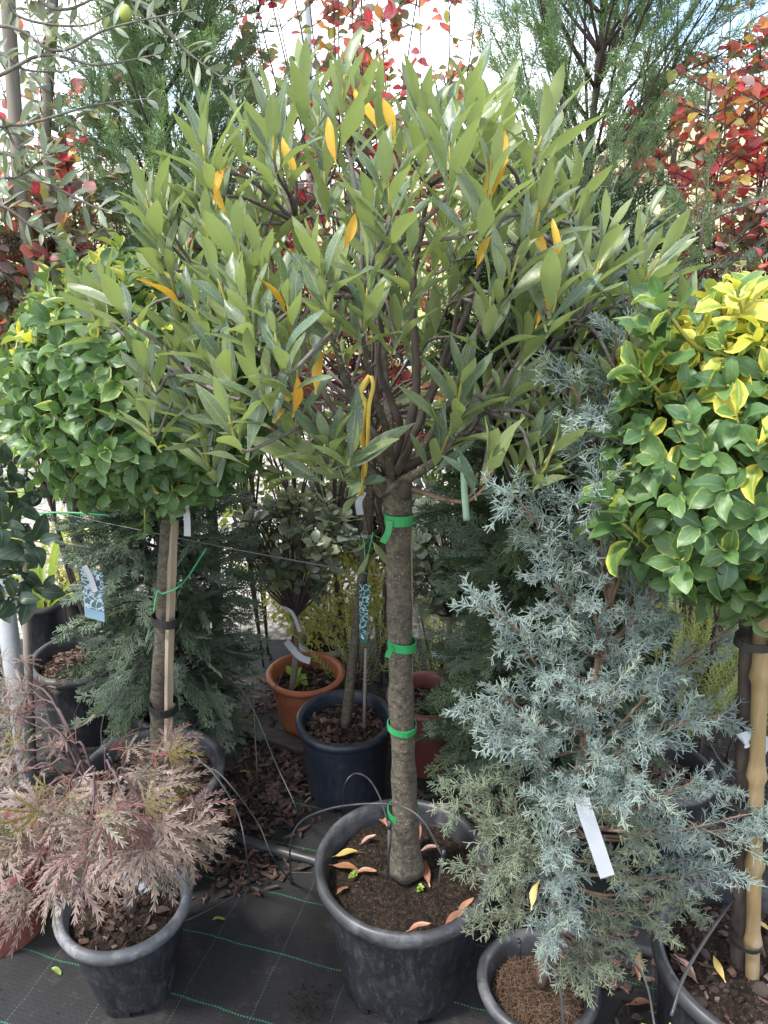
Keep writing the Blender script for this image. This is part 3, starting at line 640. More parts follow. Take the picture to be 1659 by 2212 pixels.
for px, py, Y in ((725, 300, 1.10), (855, 260, 1.22), (490, 420, 1.18), (1155, 430, 1.12), (1190, 520, 1.08), (1030, 530, 1.10), (630, 855, 1.02), (590, 870, 1.06), (740, 490, 1.02), (1160, 660, 1.05), (680, 805, 1.04), (640, 340, 1.25)):
    p = np.array(P(px, py, Y)); lv.add(frames([p - [0, 0, .03]], [[random.uniform(-.5, .5), random.uniform(-.3, .1), 1]], [[random.uniform(-.8, .8), -1, .2]], random.uniform(.5, .75)), random.choice((5, 6)))
for px, py, Y, ax, n in ((715, 1000, 1.05, (-.1, -.25, 1), 9), (745, 1020, 1.04, (.35, -.3, .8), 7), (985, 935, 1.09, (.2, -.2, 1), 8), (1085, 880, 1.15, (.5, -.1, .9), 8), (500, 915, 1.12, (-.5, -.2, .8), 8), (230, 690, 1.22, (-.6, 0, .8), 8), (1300, 620, 1.26, (.3, 0, 1), 8)):
    p = np.array(P(px, py, Y)); j = int(np.argmin(np.linalg.norm(npool - p, axis=1) + np.where(nidx < 5, .3, 0))); s0 = npool[j]; c = catmull([s0, (s0 + p) / 2 + [0, 0, -.012], p], 10); tube(twigs, c, np.linspace(.0034, .0022, 10), 6)
    whorl(lv, p + unit(np.array(ax)) * .03, ax, n, .25, 1.05, .05, lambda n: rng.integers(0, 5, n), (.85, 1.15))
build(twigs, 'twigs', M['twig_grey'], t_main); build(greens, 'young_shoots', M['twig_green'], t_main, 'stuff')
mb = MB(); c = catmull([P(890, 1055, 1.26), P(960, 1078, 1.24), P(1010, 1082, 1.22), P(1045, 1055, 1.21), P(1068, 1015, 1.2)], 20); tube(mb, c, np.linspace(.005, .0025, 20), 7, bump=.2)
for a, b in (((1005, 1078), (1008, 1020)), ((1018, 1065), (1032, 1022)), ((1000, 1082), (1030, 1055))):
    tube(mb, catmull([P(*a, 1.221), P((a[0] + b[0]) / 2 + 3, (a[1] + b[1]) / 2, 1.22), P(*b, 1.215)], 6), np.linspace(.003, .0018, 6), 6, bump=.2)
build(mb, 'bare_twig', M['bark_cypress'], t_main, label='bare leafless twig with orange cut ends')

# ------------------------------------------------------------------ ball-headed variegated standards
LEAF_EUO = [leaf_tpl(.060, .033, .58, .9, .38, .20, .10, 8, .05, .2, 1, .04), leaf_tpl(.055, .031, .6, .9, .55, .35, .14, 8, .05, -.4, 2, .04), leaf_tpl(.050, .028, .56, .9, .2, -.05, .12, 8, .05, .5, 3, .04), leaf_tpl(.064, .032, .6, .95, .7, .4, .16, 8, .05, -.7, 4, .04)]
def ball_crown(t, c, r, rz, ntips, maxobj, yel, scale, seed):
    rg = np.random.default_rng(seed); K = len(LEAF_EUO); lv = Leaves(t, LEAF_EUO * 3, [M['lf_euo']] * K + [M['lf_euo_var']] * K + [M['lf_euo_yel']] * K, maxobj)
    mb = MB(); c = np.array(c); base = c - [0, 0, rz * .75]
    for i in range(ntips):
        z = 1 - 2 * (i + .5) / ntips; a = i * 2.39996; q = math.sqrt(1 - z * z); v = np.array([q * math.cos(a), q * math.sin(a), z])
        lump = 1 + .16 * noise.noise(Vector(v * 2.4) + Vector((seed, 0, 0))) + rg.normal(0, .045)
        p = c + v * np.array([r, r, rz]) * lump * .93
        if v[1] > .55 and i % 2: continue          # the far side is thinner
        ax = unit(v + np.array([0, 0, .35]) + rg.normal(0, .25, 3)); yp = yel(v, rg)
        def kinds(n): return rg.integers(0, K, n) + K * rg.choice(3, n, p=yp)
        whorl(lv, p, ax, rg.integers(7, 10), .35, 1.45, .05, kinds, (scale * .8, scale * 1.12))
        if i % 3 == 0: tube(mb, catmull([base + (c - base) * rg.random() * .6, c + v * r * .5, p], 8), np.linspace(.005, .0018, 8), 5)
    build(mb, 'twigs', M['twig_green'], t)
    # leaves deeper in the head
    k = ntips * 3; v = unit(rg.normal(0, 1, (k, 3))); p = c + v * np.array([r, r, rz]) * rg.uniform(.45, .8, (k, 1))
    lv.add(frames(p, unit(v + rg.normal(0, .6, (k, 3))), unit(v * .4 + [0, 0, .7] + rg.normal(0, .4, (k, 3))), rg.uniform(.8, 1.1, k) * scale), rg.integers(0, K, k))
    return lv
t_left = thing('standard_tree', 'ball-headed standard with yellow-edged green leaves, trunk taped to a stake', 'tree', (-.575, 1.585, .26))
trunk_obj(t_left, [P(346, 1650, 1.575), P(345, 1500, 1.585), P(352, 1380, 1.59), P(362, 1180, 1.6), P(370, 1080, 1.6), P(372, 980, 1.6)], [.026, .022, .0195, .0185, .0195, .0165, .016], M['bark'], 14, .22, seg=40, seed=8)
def yel_l(v, rg):
    y = min(.75, max(0.03, .04 + .85 * (v[2] - .35) - .06 * v[0])); return [1 - y, y * .72, y * .28]
lv_l = ball_crown(t_left, P(315, 838, 1.60), .285, .272, 310, 300, yel_l, .84, 21)
mb = MB(); c = catmull([P(363, 1640, 1.555), P(366, 1400, 1.572), P(376, 1100, 1.59)], 20); tube(mb, c, .0105, 4, bump=.05)
tag(build(mb, 'wooden_stake', M['stake'], smooth=False), 'pale square wooden stake taped to the left standard trunk', 'stake')
for i, (px, py) in enumerate(((372, 1107), (359, 1338), (354, 1525))): band(t_left, 'rubber_tie', P(px, py, 1.578 + i * -.004), (.02, 0, 1), .0285 + .002 * i, .021, M['tie_black'], None, i)
t_right = thing('standard_tree', 'ball-headed standard with yellow-topped leaves, lashed to a bamboo cane', 'tree', (.64, 1.05, .29))
trunk_obj(t_right, [P(1594, 2140, 1.04), P(1600, 1900, 1.05), P(1608, 1600, 1.06), P(1616, 1330, 1.075), P(1625, 1150, 1.09)], [.0165, .0135, .0125, .0120, .0125], M['bark_dark'], 12, .18, seg=40, seed=5)
def yel_r(v, rg):
    y = min(.97, max(.02, .05 + 1.35 * (v[2] - .18) + .08 * v[0])); return [1 - y, y * .38, y * .62]
lv_r = ball_crown(t_right, P(1648, 975, 1.10), .268, .238, 285, 300, yel_r, .86, 33)
for px, py, Y in ((1425, 650, 1.02), (1400, 725, 1.0), (1320, 1075, .96), (1345, 1130, .95), (1380, 800, 1.0)):     # shoots that stick out of the head
    whorl(lv_r, np.array(P(px, py, Y)), (-.5, -.2, .7), 7, .3, 1.3, .05, lambda n: rng.integers(0, 4, n) + 4 * (rng.random(n) < .3), (.9, 1.1))
    mb = MB(); tube(mb, catmull([P(1560, py + 130, 1.06), P((px + 1560) / 2, py + 90, 1.03), P(px, py, Y)], 8), np.linspace(.0045, .002, 8), 6); build(mb, 'shoot', M['twig_green'], t_right)
for i, (px, py) in enumerate(((1627, 1385), (1612, 1735), (1611, 2028))): band(t_right, 'rubber_tie', P(px, py, 1.035 - .006 * i), (.02, 0, 1), .0262, .008 + (.006 if i == 0 else 0), M['tie_black'], None, i)
mb = MB(); pts = catmull([P(1624, 2150, 1.015), P(1634, 1700, 1.025), P(1650, 1200, 1.06)], 60); r = np.full(60, .0122)
for q in (8, 19, 31, 44): r[q] = .0168; r[q + 1] = .0140
tube(mb, pts, r, 14); tag(build(mb, 'bamboo_cane', M['bamboo']), 'thick jointed bamboo cane beside the right trunk', 'bamboo cane')

# ------------------------------------------------------------------ conifers
def spray_tpl(kind, seed):
    rr = random.Random(seed); rg = np.random.default_rng(seed); A0, A1, ra, rb, e0, e1 = [], [], [], [], [], []
    def seg(a, b, r0, r1, x, y): A0.append(a); A1.append(b); ra.append(r0); rb.append(r1); e0.append(x); e1.append(y)
    if kind == 'blue': L, nn, tl, ang, bl, bn, r, flat = .085, 6, .034, .66, .0215, 2, .0014, False
    elif kind == 'thuja': L, nn, tl, ang, bl, bn, r, flat = .105, 11, .050, .62, .0160, 3, .0017, True
    else: L, nn, tl, ang, bl, bn, r, flat = .20, 13, .075, .50, .0230, 4, .0012, False
    up = np.array([0, 1., 0]); bend = rr.uniform(-.15, .15)
    axp = lambda t: np.array([bend * L * t * t, t * L, .08 * L * t * t * rr.uniform(-1, 1) if not flat else -.12 * L * t * t])
    prev = axp(0)
    for i in range(1, nn + 1):
        t = i / nn; p = axp(t); seg(prev, p, r * 1.25 * (1.2 - .5 * t), r * 1.25 * (1.2 - .5 * t), 0 if t < .8 else .4, .2 if t < .85 else 1); prev = p
        roll = 0 if flat else (i % 2) * math.pi / 2 + rr.uniform(-.4, .4)
        for s in (-1, 1):
            if rr.random() < .10: continue
            side = np.array([math.cos(roll) * s, 0, math.sin(roll) * s]); l = tl * (1 - .62 * t) * rr.uniform(.7, 1.15)
            a = ang * rr.uniform(.8, 1.2); d = up * math.cos(a) + side * math.sin(a); q = p + d * l; q[2] += rg.normal(0, .003); tip = .1 + .5 * t ** 2
            seg(p, q, r, r * .8, 0, tip)
            for b in range(1, bn + 1):
                f = b / (bn + .6); s0 = p + (q - p) * f; s2 = 1 if b % 2 else -1
                perp = np.cross(d, [0, 0, 1.]) if flat else unit(np.cross(d, rg.normal(0, 1, 3)))
                for s3 in ((s2,) if flat and rr.random() < .4 else (s2, -s2)):
                    bb = bl * rr.uniform(.6, 1.15) * (1.1 - .4 * f); e = unit(d * math.cos(.7) + perp * s3 * math.sin(.7)); seg(s0, s0 + e * bb, r * .85, r * .6, 0, (.25 + .5 * t) * rr.random())
    mb = MB(); prisms(mb, A0, A1, ra, rb, 0, 0.0, e0, e1); d = mb.pack(); d['L'] = L
    if flat: d['v'][:, 2] *= .6
    return d
SPR = {k: [spray_tpl(k, i + 10 * j) for i in range(4)] for j, k in enumerate(('blue', 'thuja', 'jun'))}
class Foliage:
    def __init__(s, kind): s.kind = kind; s.mb = MB(); s.wood = MB()
    def branch(s, pts, r0, start=.25, step=.045, spread=.75, scale=(.75, 1.1), matsel=0, wood=True, droop=0.0, seg=14, tipscale=1.0):
        c = catmull(pts, seg); L = np.linalg.norm(np.diff(c, axis=0), axis=1).sum()
        if wood: tube(s.wood, c, np.linspace(r0, r0 * .3, seg), 5)
        n = max(2, int(L * (1 - start) / step)); tt = unit(np.gradient(c, axis=0)); pos, ds, ns, sc = [], [], [], []
        ph = rng.random() * 6.28
        for i in range(n + 1):
            f = start + (1 - start) * i / n; u = f * (seg - 1); j = min(int(u), seg - 2); p = c[j] + (c[j + 1] - c[j]) * (u - j); t = tt[j]
            ref = np.array([0, 0, 1.]) if abs(t[2]) < .9 else np.array([1., 0, 0]); a = unit(np.cross(t, ref)); b = np.cross(t, a); az = ph + i * 2.4
            sd = a * math.cos(az) + b * math.sin(az); sprd = 0 if i == n else spread * rng.uniform(.7, 1.2)
            d = unit(t * math.cos(sprd) + sd * math.sin(sprd) + np.array([0, 0, -droop]))
            pos.append(p); ds.append(d); ns.append(sd + rng.normal(0, .4, 3)); sc.append(rng.uniform(*scale) * ((1.1 - .45 * f) if i < n else tipscale))
        Mx = frames(np.array(pos), np.array(ds), np.array(ns), np.array(sc)); kd = rng.integers(0, 4, len(Mx)); t = rng.random(len(Mx))
        for q in range(4): s.mb.inst(SPR[s.kind][q], Mx[kd == q], t[kd == q], matsel)
    def finish(s, t, mats, wood):
        if s.wood.n: build(s.wood, 'branches', wood, t)
        build(s.mb, 'foliage', mats, t, 'stuff')

def conifer(label, base, top, prof, nb, el, kind, mats, wood, step, spread, scale, tr, droop=0.0, zr=(.05, 1), wobble=.02, name='conifer_tree', start=.3, sub=0):
    base, top = np.array(base), np.array(top); t = thing(name, label, 'conifer', tuple(base)); H = np.linalg.norm(top - base)
    tc = catmull([base, base + (top - base) * .35 + rng.normal(0, wobble, 3) * [1, 1, 0], base + (top - base) * .7 + rng.normal(0, wobble, 3) * [1, 1, 0], top], 30)
    mb = MB(); tube(mb, tc, np.linspace(tr, tr * .25, 30), 9, bump=.15); build(mb, 'trunk', wood, t); f = Foliage(kind)
    for i in range(nb):
        u = zr[0] + (zr[1] - zr[0]) * (i + .5) / nb; az = i * 2.39996 + rng.normal(0, .3); r = prof(u) * rng.uniform(.78, 1.12); e = el(u) + rng.normal(0, .12)
        j = min(28, int(u * 29)); p = tc[j]; d = np.array([math.cos(az) * math.cos(e), math.sin(az) * math.cos(e), math.sin(e)]); L = r / max(.25, math.cos(e)); up = np.array([0, 0, 1.])
        q = p + d * L; pts = [p, p + d * L * .5 - up * .03 * L + rng.normal(0, .01, 3), q + up * (.12 * L if droop == 0 else -.15 * L)]
        f.branch(pts, tr * .3, start, step, spread, scale, int(rng.integers(0, len(mats))), droop=droop)
        for k in range(sub):
            w = rng.uniform(.3, .75); s0 = p + d * L * w; dd = unit(d + rng.normal(0, .4, 3) + up * .15); f.branch([s0, s0 + dd * L * .25, s0 + dd * L * .45 + up * .03], tr * .15, .1, step, spread, scale, int(rng.integers(0, len(mats))), droop=droop, seg=8)
    f.branch([tc[-6], tc[-3], tc[-1] + [0, 0, .05]], tr * .2, 0, step, spread, scale); f.finish(t, mats, wood); return t

# blue cypress at the right, its arms as they stand
t_blue = thing('blue_cypress', 'silvery blue cypress with open arms and a white tag, right of centre', 'conifer', (.30, 1.075, .17))
tr_pts = [P(1168, 2125, 1.075), P(1205, 1920, 1.09), P(1245, 1700, 1.10), P(1285, 1480, 1.11), P(1318, 1300, 1.12), P(1335, 1080, 1.13), P(1345, 860, 1.13), P(1362, 640, 1.13)]
trunk_obj(t_blue, tr_pts, [.0115, .0095, .0085, .008, .0065, .005, .0035, .0018], M['bark_cypress'], 9, .12, seg=40)
f = Foliage('blue'); TC = catmull(tr_pts, 60)
def at_y(py): return TC[int(np.clip(np.interp(-py, [-2125, -1920, -1700, -1480, -1300, -1080, -860, -640], np.linspace(0, 59, 8)), 0, 59))]
arms = [  # foot height on the trunk, then the end of the arm: x, y, distance, colour (0 blue, 1 olive)
    (980, 1330, 720, 1.08, 0), (940, 1400, 760, 1.12, 0), (1050, 1235, 830, 1.05, 0), (1100, 1300, 900, 1.02, 0), (1150, 1260, 960, 1.08, 0), (1240, 1110, 1075, 1.0, 0), (1230, 1240, 1080, 1.02, 0), (1260, 1180, 1160, 1.05, 0),
    (1300, 1400, 1000, 1.12, 0), (1360, 1570, 1025, 1.0, 0), (1380, 1520, 1130, 1.05, 0), (1390, 1460, 1200, 1.0, 0), (1300, 1300, 1060, .98, 0), (1320, 1190, 1240, 1.0, 0), (1340, 1420, 1100, 1.15, 0),
    (1480, 1050, 1305, 1.0, 0), (1500, 1120, 1390, 1.0, 0), (1560, 1015, 1525, .99, 0), (1580, 1080, 1500, 1.0, 0), (1600, 1080, 1580, .96, 0), (1650, 1150, 1600, .95, 0), (1420, 1230, 1330, 1.0, 0), (1420, 1280, 1290, 1.0, 0), (1500, 1200, 1450, .98, 0),
    (1500, 1620, 1330, 1.12, 0), (1520, 1560, 1390, 1.15, 0), (1560, 1560, 1545, 1.05, 0), (1600, 1490, 1560, 1.0, 0), (1600, 1420, 1480, .98, 0), (1550, 1380, 1400, 1.0, 0), (1640, 1380, 1600, .94, 0), (1640, 1350, 1690, .92, 0),
    (1760, 1630, 1760, 1.0, 0), (1740, 1560, 1700, 1.04, 0), (1800, 1600, 1790, 1.0, 0), (1760, 1500, 1690, 1.0, 0), (1860, 1560, 1880, .98, 0), (1840, 1500, 1860, 1.02, 0), (1800, 1450, 1790, .98, 0), (1900, 1440, 1900, 1.0, 1), (1880, 1490, 1960, 1.0, 1), (1930, 1400, 1980, .98, 1),
    (1800, 990, 1740, .98, 1), (1820, 1040, 1700, 1.0, 1), (1850, 1060, 1790, .96, 1), (1860, 1020, 1870, .98, 1), (1900, 1080, 1900, .97, 1), (1940, 1060, 1990, 1.0, 1), (1780, 1120, 1690, 1.0, 1), (1830, 1120, 1840, .92, 1),
    (1760, 1180, 1740, .92, 0), (1780, 1230, 1700, .90, 0), (1840, 1200, 1830, .90, 0), (1900, 1210, 1900, .90, 0), (1960, 1230, 1960, .90, 0), (1920, 1190, 2010, .92, 0), (1980, 1280, 2090, .94, 1), (1960, 1300, 2050, .98, 1), (2000, 1230, 2080, .97, 1), (1950, 1340, 2030, 1.0, 1),
    (1700, 1330, 1700, .93, 0), (1680, 1300, 1620, .93, 0), (1720, 1370, 1800, .95, 1), (1760, 1330, 1880, .95, 1), (1640, 1250, 1500, .95, 0), (1560, 1330, 1480, .96, 0), (1460, 1370, 1330, 1.0, 0)]
for py, ex, ey, Y, mt in arms:
    a = at_y(py); e = np.array(P(ex, ey, Y)); d = e - a; L = np.linalg.norm(d)
    f.branch([a, a + d * .5 + np.array([0, 0, -.08 * L]) + rng.normal(0, .008, 3), e - d * .06, e], .0032, .20, .0225, .62, (.50, .85), mt, droop=.0, tipscale=.8)
    for k in range(1):
        w = rng.uniform(.4, .8); s0 = a + d * w + np.array([0, 0, -.06 * L * (1 - w)]); dd = unit(d + rng.normal(0, .40, 3) * np.linalg.norm(d)); l2 = L * rng.uniform(.18, .32)
        f.branch([s0, s0 + dd * l2 * .5, s0 + dd * l2], .0016, .1, .023, .62, (.45, .75), mt, seg=8, tipscale=.8)
f.branch([TC[44], TC[50], TC[55], TC[59]], .002, 0, .018, .7, (.4, .7), 0, wood=False)
f.finish(t_blue, [M['cyp_blue'], M['cyp_olive']], M['bark_cypress'])

conifer('tall dark green column conifer standing behind the blue cypress', (.385, 1.68, .2), (.40, 1.70, 1.54), lambda u: float(np.interp(u, [0, .15, .5, .8, 1], [.16, .19, .185, .16, .07])), 380, lambda u: .25 + .6 * u,
        'thuja', [M['thuja'], M['thuja'], M['thuja_blue']], M['bark_dark'], .030, .7, (.85, 1.3), .016, droop=.25, zr=(.0, .98))
conifer('bushy blue-green conifer in a black pot left of the terracotta pot', (-.612, 1.945, .2), (-.60, 1.96, 1.08), lambda u: float(np.interp(u, [0, .2, .6, 1], [.12, .155, .15, .08])), 235, lambda u: .02 + .75 * u,
        'thuja', [M['thuja_blue'], M['thuja_blue'], M['thuja']], M['bark_dark'], .034, .7, (.85, 1.25), .017, droop=.22, zr=(.02, .98))
conifer('airy green juniper rising at upper left behind the red-leaved bush', (-.56, 2.22, 0), (-.55, 2.25, 2.62), lambda u: float(np.interp(u, [0, .45, .62, .8, 1], [.08, .13, .17, .18, .12])), 115, lambda u: .95,
        'jun', [M['juniper']], M['bark_dark'], .075, .45, (.7, 1.0), .020, zr=(.36, 1), start=.2, sub=1)
conifer('airy feathery green juniper rising at upper right', (.52, 2.28, 0), (.58, 2.32, 2.66), lambda u: float(np.interp(u, [0, .45, .62, .8, 1], [.08, .16, .28, .34, .26])), 100, lambda u: .92,
        'jun', [M['juniper']], M['bark_dark'], .085, .45, (.65, .95), .018, zr=(.40, 1), start=.25, sub=1)
conifer('low green juniper tuft below the wire at right, in front of the red bush', (.83, 2.05, 0), (.80, 2.06, 1.60), lambda u: .09, 20, lambda u: .7, 'jun', [M['juniper'], M['thuja_blue']], M['bark_dark'], .08, .5, (.6, .85), .012, zr=(.55, 1), start=.2)

# ------------------------------------------------------------------ autumn bushes behind
LEAF_RND = [leaf_tpl(.054, .037, .5, .8, .25, .12, .05, 6, .10, .3, 1), leaf_tpl(.048, .033, .52, .8, .4, .25, .06, 6, .10, -.4, 2), leaf_tpl(.056, .034, .48, .85, .15, .05, .05, 6, .10, .6, 3)]
def bush(label, cx, cy, rx, ry, z0, z1, nstem, per, maxobj, autumn, lean=.25, back=0.0, seed=0, scale=1.0):
    rg = np.random.default_rng(seed); t = thing('autumn_bush', label, 'bush', (cx, cy, 0)); lv = Leaves(t, LEAF_RND * 2, [M['lf_aut']] * 3 + [M['lf_dust']] * 3, maxobj); mb = MB()
    for i in range(nstem):
        a = rg.random() * 6.28; q = math.sqrt(rg.random()); ca = (i % 3) * 2.1 + seed; b = np.array([cx + rx * .16 * math.cos(ca), cy + ry * .16 * math.sin(ca) + back, 0]); b2 = np.array([cx + rx * .26 * math.cos(ca), cy + ry * .26 * math.sin(ca) + back * .8, z0 * .72]); h = rg.uniform(.62, 1.0) if rg.random() < .75 else 1.05
        e = np.array([cx + q * rx * math.cos(a) * rg.uniform(.7, 1.1), cy + q * ry * math.sin(a), z0 + (z1 - z0) * h]); m = b2 + (e - b2) * .4 + rg.normal(0, .03, 3)
        c = catmull([b, b2, m, e - (e - m) * .3 + rg.normal(0, .02, 3), e], 22); tube(mb, c, np.linspace(.0046, .0010, 22), 5)
        tt = unit(np.gradient(c, axis=0)); cz = c[:, 2]
        for k in range(per):
            zz = z0 + (e[2] - z0) * rg.random() ** .9; j = int(np.clip(np.searchsorted(cz, zz), 1, 20)); p = c[j] + (c[j + 1] - c[j]) * rg.random(); tz = (zz - z0) / (z1 - z0)
            sd = unit(np.cross(tt[j], rg.normal(0, 1, 3)))
            if rg.random() < (.75 if tz < .6 else .45):      # side twig
                l = rg.uniform(.04, .17) * (1.1 - .5 * tz); p2 = p + unit(sd + tt[j] * .6) * l; tube(mb, [p, (p + p2) / 2 + rg.normal(0, .004, 3), p2], [.0018, .0014, .0009], 4, cap=False); nl = rg.integers(3, 6)
                ps = [p + (p2 - p) * f for f in np.linspace(.45, 1, nl)]
            else: ps = [p]
            for pp in ps:
                d = unit(sd + tt[j] * .5 + rg.normal(0, .5, 3) + np.array([0, 0, -.15])); nn = unit(rg.normal(0, .5, 3) + np.array([0, -.25, .8]))
                pr = autumn(tz, pp, rg); lv.add(frames([pp], [d], [nn], scale * rg.uniform(.7, 1.15) * (1.12 - .3 * (1 - tz))), int(rg.integers(0, 3)) + (0 if rg.random() < pr else 3))
    build(mb, 'stems', M['twig_purple'], t); return lv
b_l = bush('red and grey-green leaved bush behind the left posts', -1.02, 2.26, .50, .28, .85, 2.02, 36, 28, 220, lambda z, p, g: .45 if .5 < z < .75 else (.10 if z < .5 else .18), seed=1, scale=.82, back=.30)
b_l3 = bush('low dusty grey-green bush behind the left ball-headed standard', -.98, 2.10, .34, .20, .85, 1.66, 26, 24, 150, lambda z, p, g: .16, seed=7, scale=.85, back=.42)
b_l2 = bush('red-leaved bush glimpsed behind the upper left juniper', -.42, 2.55, .42, .22, .8, 1.72, 24, 22, 80, lambda z, p, g: .7, seed=2)
b_c = bush('sparse upright bush of red and olive leaves above the central tree', -.04, 2.42, .50, .24, .75, 2.36, 40, 34, 150, lambda z, p, g: .62, seed=3, scale=.72)
b_r = bush('vivid red, orange and yellow bush at the right edge', 1.05, 2.26, .42, .28, .95, 2.30, 42, 38, 240, lambda z, p, g: .80 if .33 < z < .75 else (.30 if z <= .36 else .35), seed=4, scale=.76)
b_r2 = bush('dusty purple-green bush with red flecks, right, below the wire', .74, 2.52, .36, .22, .6, 1.75, 26, 20, 130, lambda z, p, g: .5, seed=5, scale=.85)
b_r3 = bush('low dusty bush of small grey and pink leaves behind the yellow-topped ball', 1.02, 1.98, .34, .16, .7, 1.52, 22, 20, 130, lambda z, p, g: .28, seed=6, scale=.72)

# ------------------------------------------------------------------ olive branches, upper left
LEAF_OL = [leaf_tpl(.055, .013, .5, .9, .3, .05, .03, 5, .05, .3, 1), leaf_tpl(.046, .014, .52, .9, .3, .15, .03, 5, .05, -.3, 2)]
t_ol = thing('olive_tree', 'grey-leaved olive branches reaching in from the upper left edge', 'olive tree', (-1.12, 1.62, 0)); lvo = Leaves(t_ol, LEAF_OL, [M['lf_olive']] * 2, 110)
trunk_obj(t_ol, [(-1.12, 1.62, 0), (-1.10, 1.60, .8), (-1.13, 1.6, 1.5), (-1.10, 1.62, 2.3)], [.02, .017, .013, .007], M['twig_grey'], 8, .1)
for pl in ([(-60, -40), (45, 38), (180, 55), (260, 15)], [(-60, 120), (60, 152), (150, 155)], [(-40, 285), (60, 268), (200, 228), (335, 212)], [(-40, 330), (100, 395), (200, 445), (272, 463)], [(-40, -120), (285, 0), (380, 90), (440, 140), (505, 185)],
           [(-60, 440), (70, 488), (125, 520)], [(-60, -60), (120, 20), (230, -10), (340, 20)], [(-40, 180), (90, 120), (210, 140), (330, 120)], [(-60, 230), (40, 320), (120, 330)], [(-40, 60), (120, 110), (240, 60), (420, 20)], [(-40, 400), (40, 380), (110, 330)]):
    Y = random.uniform(1.42, 1.62); c = catmull([(-1.10, 1.6, P(*pl[0], Y)[2] - .1)] + [P(*q, Y - .01 * i) for i, q in enumerate(pl)], 30); mb = MB(); tube(mb, c, np.linspace(.0042, .0012, 30), 6, bump=.1); build(mb, 'branch', M['twig_grey'], t_ol)
    tt = unit(np.gradient(c, axis=0))
    for j in range(9, 30):
        if random.random() < .5: continue
        sd = unit(np.cross(tt[j], rng.normal(0, 1, 3)))
        for s in (-1, 1):
            d = unit(tt[j] * .7 + sd * s + [0, 0, .25]); lvo.add(frames([c[j]], [d], [rng.normal(0, .5, 3) + [0, -.3, .7]], rng.uniform(.6, 1.0)), int(rng.integers(0, 2)))
def ico(r, n=10, m=7, st=1.0):
    mb = MB(); prof = [(max(1e-4, r * math.sin(math.pi * i / m)), -st * r * math.cos(math.pi * i / m)) for i in range(m + 1)]; lathe(mb, prof, n); return mb
o = build(ico(.0105, st=1.25), 'olive', M['olive_fruit'], t_ol); o.location = P(271, 29, 1.46) ; o.rotation_euler = (.1, .2, 0)

# ------------------------------------------------------------------ dark round-leaved standards (terracotta and red-brown pots), the blue pot's tree
LEAF_RA = [leaf_tpl(.052, .032, .6, .75, .2, .12, .04, 6, .10, .2, 1), leaf_tpl(.046, .030, .6, .75, .35, .2, .05, 6, .10, -.3, 2), leaf_tpl(.056, .030, .62, .8, .15, .05, .05, 6, .10, .3, 3)]
def round_std(label, foot, head, c, rad, ntip, maxobj, seed, trr=.011):
    rg = np.random.default_rng(seed); t = thing('standard_shrub', label, 'shrub', tuple(foot)); trunk_obj(t, [foot, (np.array(foot) + np.array(head)) / 2 + [.006, 0, 0], head], [trr, trr * .85, trr * .8], M['bark_pale'], 9, .12)
    lv = Leaves(t, LEAF_RA, [M['lf_raph']] * 3, maxobj); mb = MB(); mbb = MB(); head = np.array(head); c = np.array(c)
    for i in range(ntip):
        v = unit(rg.normal(0, 1, 3)); p = c + v * np.array(rad) * rg.uniform(.45, 1.05); ax = unit((p - head) + np.array([0, 0, .15]) + rg.normal(0, .1, 3)); tube(mb, catmull([head, (head + p) / 2 + rg.normal(0, .02, 3) + [0, 0, .03], p], 8), np.linspace(.0042, .0016, 8), 5)
        whorl(lv, p, ax, rg.integers(6, 9), .6, 1.5, .02, lambda n: rg.integers(0, 3, n), (.75, 1.1))
        if i % 7 == 0:
            for k in range(4):
                b = ico(.0048, 6, 5); mbb.inst(b.pack(), np.array([Matrix.Translation(Vector(p - ax * .03 + rg.normal(0, .010, 3)))]), [0])
    build(mb, 'twigs', M['twig_purple'], t); build(mbb, 'berries', M['berry'], t, 'stuff'); return lv
round_std('round-leaved dark shrub on a slim stem in the terracotta pot', G(630, 1492, .16), P(640, 1330, 2.2), P(640, 1165, 2.2), (.19, .15, .155), 66, 130, 41)
round_std('round-leaved dark shrub on a slim stem in the red-brown pot', G(955, 1500, .2), P(972, 1330, 2.02), P(975, 1195, 2.02), (.17, .13, .20), 95, 110, 42)
round_std('wide dark round-leaved shrub at the back between the two small pots', (-.02, 2.62, 0), P(800, 1200, 2.62), P(790, 1120, 2.62), (.32, .14, .17), 110, 90, 43)
t_b = thing('young_tree', 'slim young tree leaning right out of the blue-black pot', 'tree', tuple(G(745, 1575, .215)))
trunk_obj(t_b, [G(745, 1580, .21), P(765, 1400, 1.82), P(790, 1180, 1.80), P(802, 1030, 1.79), P(806, 900, 1.80)], [.0155, .0135, .0125, .0115, .010], M['bark'], 11, .07, seed=12)
lvb = Leaves(t_b, LEAF_MAIN[:3], [M['lf_main']] * 3, 30); mb = MB()
for i in range(34):
    h = np.array(P(806, 900, 1.80)); v = unit(rng.normal(0, 1, 3) * [1, .7, .8] + [0, .35, .6]); p = h + v * rng.uniform(.2, .42); tube(mb, catmull([h, (h + p) / 2 + rng.normal(0, .02, 3), p], 8), np.linspace(.005, .0015, 8), 5); whorl(lvb, p, unit(v + [0, 0, .5]), 7, .3, 1.2, .06, lambda n: rng.integers(0, 3, n), (.7, .95))
build(mb, 'twigs', M['twig_grey'], t_b)
mb = MB(); tube(mb, [P(787, 1572, 1.80), P(790, 1400, 1.785)], [.0048, .0046], 8); tag(build(mb, 'thin_cane', M['post']), 'thin grey cane standing in the blue-black pot', 'cane')
band(t_b, 'clip', P(793, 1155, 1.80), (.06, 0, 1), .0142, .008, M['metal_tube'])

